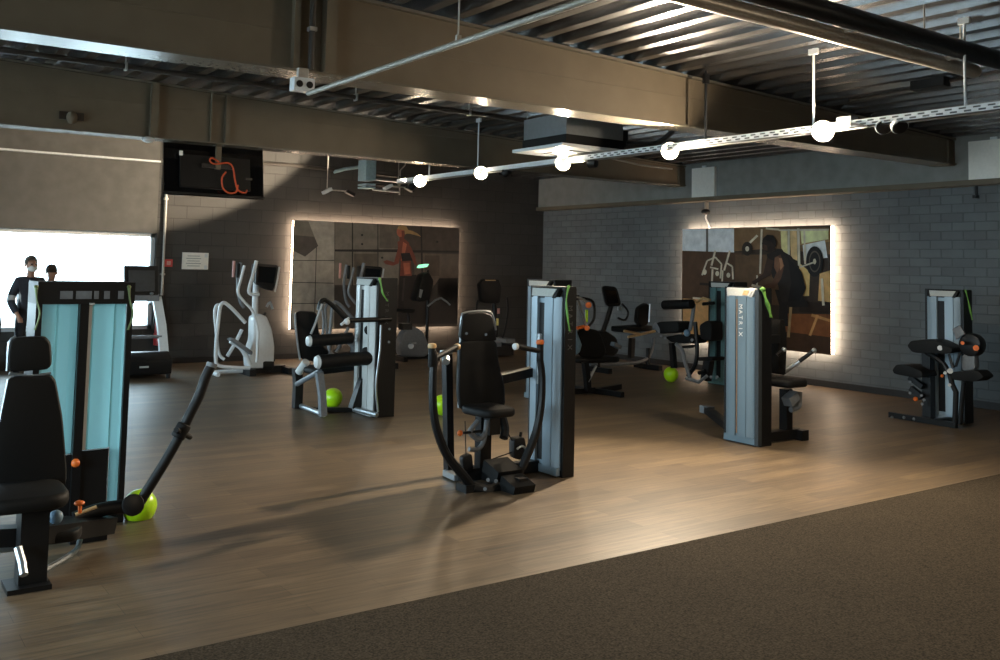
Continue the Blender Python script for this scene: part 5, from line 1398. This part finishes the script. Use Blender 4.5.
def person(loc, h, face, label, hair, masked, lean=0.0):
    """standing figure, face = heading angle (radians, 0 looks to -Y)"""
    t = thing('person', loc, label, 'person')
    s = h / 1.75
    R = Matrix.Rotation(face, 3, 'Z')
    def J(x, y, z): return R @ V((x * s, (y - lean * max(0, z - 0.95)) * s, z * s))
    names = {}
    jl, rl = [], []
    def add(n, p, r):
        names[n] = len(jl); jl.append(J(*p)); rl.append(r * s if not isinstance(r, tuple) else (r[0] * s, r[1] * s))
    add('pelvis', (0, 0, 0.95), (0.155, 0.12)); add('waist', (0, 0, 1.10), (0.145, 0.105)); add('chest', (0, 0, 1.30), (0.17, 0.115)); add('neckb', (0, 0, 1.44), (0.08, 0.07))
    add('neck', (0, -0.01, 1.51), 0.052); add('jaw', (0, -0.03, 1.58), (0.062, 0.08)); add('head', (0, -0.015, 1.66), (0.078, 0.098)); add('crown', (0, -0.005, 1.72), (0.06, 0.075))
    for q, sg in (('l', 1), ('r', -1)):
        add(q + 'sh', (0.17 * sg, 0, 1.41), 0.065); add(q + 'el', (0.25 * sg, 0.03, 1.14), 0.046); add(q + 'wr', (0.22 * sg, -0.14, 0.95), 0.032); add(q + 'pa', (0.21 * sg, -0.20, 0.90), (0.04, 0.022))
        add(q + 'hip', (0.10 * sg, 0, 0.90), 0.095); add(q + 'kn', (0.115 * sg, -0.02, 0.49), 0.06); add(q + 'an', (0.12 * sg, 0.02, 0.09), 0.042); add(q + 'to', (0.13 * sg, -0.15, 0.035), (0.045, 0.032))
        for f in range(4):
            x = (0.21 + 0.018 * (f - 1.5)) * sg
            add(q + 'f%d' % f, (x, -0.245 - 0.006 * (1.5 - abs(f - 1.5)), 0.865), 0.010); add(q + 'g%d' % f, (x, -0.262 - 0.006 * (1.5 - abs(f - 1.5)), 0.83), 0.008)
        add(q + 't', ((0.21 - 0.045) * sg, -0.22, 0.88), 0.011)
    e = [('pelvis', 'waist'), ('waist', 'chest'), ('chest', 'neckb'), ('neckb', 'neck'), ('neck', 'jaw'), ('jaw', 'head'), ('head', 'crown')]
    for q in 'lr':
        e += [('chest', q + 'sh'), (q + 'sh', q + 'el'), (q + 'el', q + 'wr'), (q + 'wr', q + 'pa'), ('pelvis', q + 'hip'), (q + 'hip', q + 'kn'), (q + 'kn', q + 'an'), (q + 'an', q + 'to'), (q + 'pa', q + 't')]
        for f in range(4): e += [(q + 'pa', q + 'f%d' % f), (q + 'f%d' % f, q + 'g%d' % f)]
    skin_mesh('body', jl, [(names[a], names[b]) for a, b in e], rl, ['skin', 'trousers', 'shoe'], t,
              lambda c: 2 if c.z < 0.10 * s else (1 if c.z < 1.16 * s and (R.inverted() @ c).y > -0.13 * s and abs((R.inverted() @ c).x) < 0.2 * s else 0))
    # jacket: torso and sleeves, ending at hem, cuffs and neckline
    sub = ['waist', 'pelvis', 'chest', 'neckb', 'lsh', 'lel', 'lwr', 'rsh', 'rel', 'rwr']
    idx = {n: i for i, n in enumerate(sub)}
    gr = lambda n: (tuple(v + 0.02 * s for v in rl[names[n]]) if isinstance(rl[names[n]], tuple) else rl[names[n]] + 0.016 * s)
    eb = [('waist', 'pelvis'), ('waist', 'chest'), ('chest', 'neckb'), ('chest', 'lsh'), ('lsh', 'lel'), ('lel', 'lwr'), ('chest', 'rsh'), ('rsh', 'rel'), ('rel', 'rwr')]
    Ri = R.inverted()
    skin_mesh('jacket', [jl[names[n]] - (V((0, 0, 0.05 * s)) if n == 'pelvis' else V((0, 0, 0))) for n in sub], [(idx[a], idx[b]) for a, b in eb], [gr(n) for n in sub], ['jacket', 'stripe'], t,
              lambda c: 1 if masked and 1.15 * s < c.z < 1.21 * s and abs((Ri @ c).x) > 0.1 * s else 0)
    hd = jl[names['head']]; L0 = V(loc)
    g = lambda x, y, z: L0 + hd + R @ V((x * s, y * s, z * s))
    m = MB(); m.ball(V((0, 0, 0)), 1, 18)
    for v in list(m.bm.verts):
        if v.co.y < -0.35 and v.co.z < 0.45: v.co.y = -0.35
        if v.co.z < -0.45: v.co.z = -0.45
    for v in m.bm.verts: v.co = g(v.co.x * 0.088, v.co.y * 0.108 + 0.012, v.co.z * 0.095 + 0.035)
    m.obj('hair', hair, t)
    mb = MB()
    for sg in (-1, 1): mb.ball(g(0.083 * sg, 0.005, -0.02), (0.014 * s, 0.02 * s, 0.032 * s), 10)
    mb.obj('ear', 'skin', t)
    mb = MB()
    for sg in (-1, 1): mb.ball(g(0.031 * sg, -0.090, 0.0), 0.012 * s, 8)
    mb.obj('eye', 'black', t)
    MB().prism([g(-0.014, -0.09, -0.035), g(0.014, -0.09, -0.035), g(0.006, -0.1, 0.005), g(-0.006, -0.1, 0.005)], R @ V((0, -0.022 * s, -0.004 * s)), 0.004).obj('nose', 'skin', t)
    if masked:
        m = MB(); m.ball((0, 0, 0), 1, 16)
        for v in m.bm.verts: v.co = g(v.co.x * 0.066, v.co.y * 0.055 - 0.058, v.co.z * 0.048 - 0.062)
        m.obj('face_mask', 'mask', t)
    else:
        MB().box(g(0, -0.098, -0.075), (0.045 * s, 0.008, 0.01), R).obj('mouth', 'pink', t)
    return t


pa = fy(31, 262, 14.1); pb = fy(52, 272, 14.3)
person((pa.x, 14.1, 0), 1.63, 0.25, 'person in a dark striped jacket and white face mask standing before the window', 'hairg', True)
person((pb.x, 14.35, 0), 1.52, 2.6, 'person with dark hair seen from behind, standing beside the masked one', 'hairb', False)

# ------------------------------------------------------------------ daylight
wd = bpy.data.worlds.new('daylight'); scene.world = wd; wd.use_nodes = True
nt = wd.node_tree
bg = nt.nodes['Background']
sky = nt.nodes.new('ShaderNodeTexSky'); sky.sky_type = 'HOSEK_WILKIE'; sky.turbidity = 6; sky.ground_albedo = 0.6
sky.sun_direction = Vector((-0.5, -0.4, 0.7)).normalized()
mx = nt.nodes.new('ShaderNodeMix'); mx.data_type = 'RGBA'; mx.inputs['Factor'].default_value = 0.75
mx.inputs[7].default_value = (0.72, 0.92, 1.05, 1)
nt.links.new(sky.outputs['Color'], mx.inputs[6]); nt.links.new(mx.outputs[2], bg.inputs['Color'])
bg.inputs['Strength'].default_value = 16.0


def portal(loc, sx, sy, d):
    ld = bpy.data.lights.new('window_portal', 'AREA'); ld.shape = 'RECTANGLE'; ld.size = sx; ld.size_y = sy; ld.cycles.is_portal = True
    lo = bpy.data.objects.new('window_portal', ld); COL.objects.link(lo)
    lo.matrix_world = Matrix.Translation(Vector(loc)) @ aim_matrix(d).to_4x4()


portal(((WX0 + WX1) / 2, YB + 0.27, (WZ0 + WZ1) / 2), WX1 - WX0, WZ1 - WZ0, (0, -1, 0))
for (y0, y1) in LW: portal((XL - 0.27, (y0 + y1) / 2, (LZ0 + LZ1) / 2), y1 - y0, LZ1 - LZ0, (1, 0, 0))

# unseen lamps added behind the camera to brighten beams and deck
for y_ in (1.6, -0.6, -2.8):
    spot_head('unseen added spotlight on the rail behind the camera', (RX, y_, RZ - 0.08), (-0.5, 0.3, -0.8), 50)
t = thing('lighting_rail', (0.5, 0, RZ), 'unseen added second lighting rail behind the camera', 'rail')
MB().span((0.455, -4.2, RZ - 0.03), (0.545, 2.6, RZ + 0.02)).obj('tray', 'white', t)
for y_ in (-3.5, 2.3): MB().cyl((0.5, y_, RZ), (0.5, y_, deck_z(0.5)), 0.01, 8).obj('hanger_rod', 'white', t)
for y_ in (2.2, 0.0, -2.4):
    spot_head('unseen added spotlight on the second rail behind the camera', (0.5, y_, RZ - 0.08), (0.3, 0.4, -0.8), 30)

vs_ = scene.view_settings
vs_.view_transform = 'Standard'; vs_.look = 'None'; vs_.gamma = 1.0; vs_.exposure = 0.18; vs_.use_curve_mapping = False
scene.cycles.use_denoising = True
scene.cycles.max_bounces = 8
scene.cycles.sample_clamp_indirect = 6.0
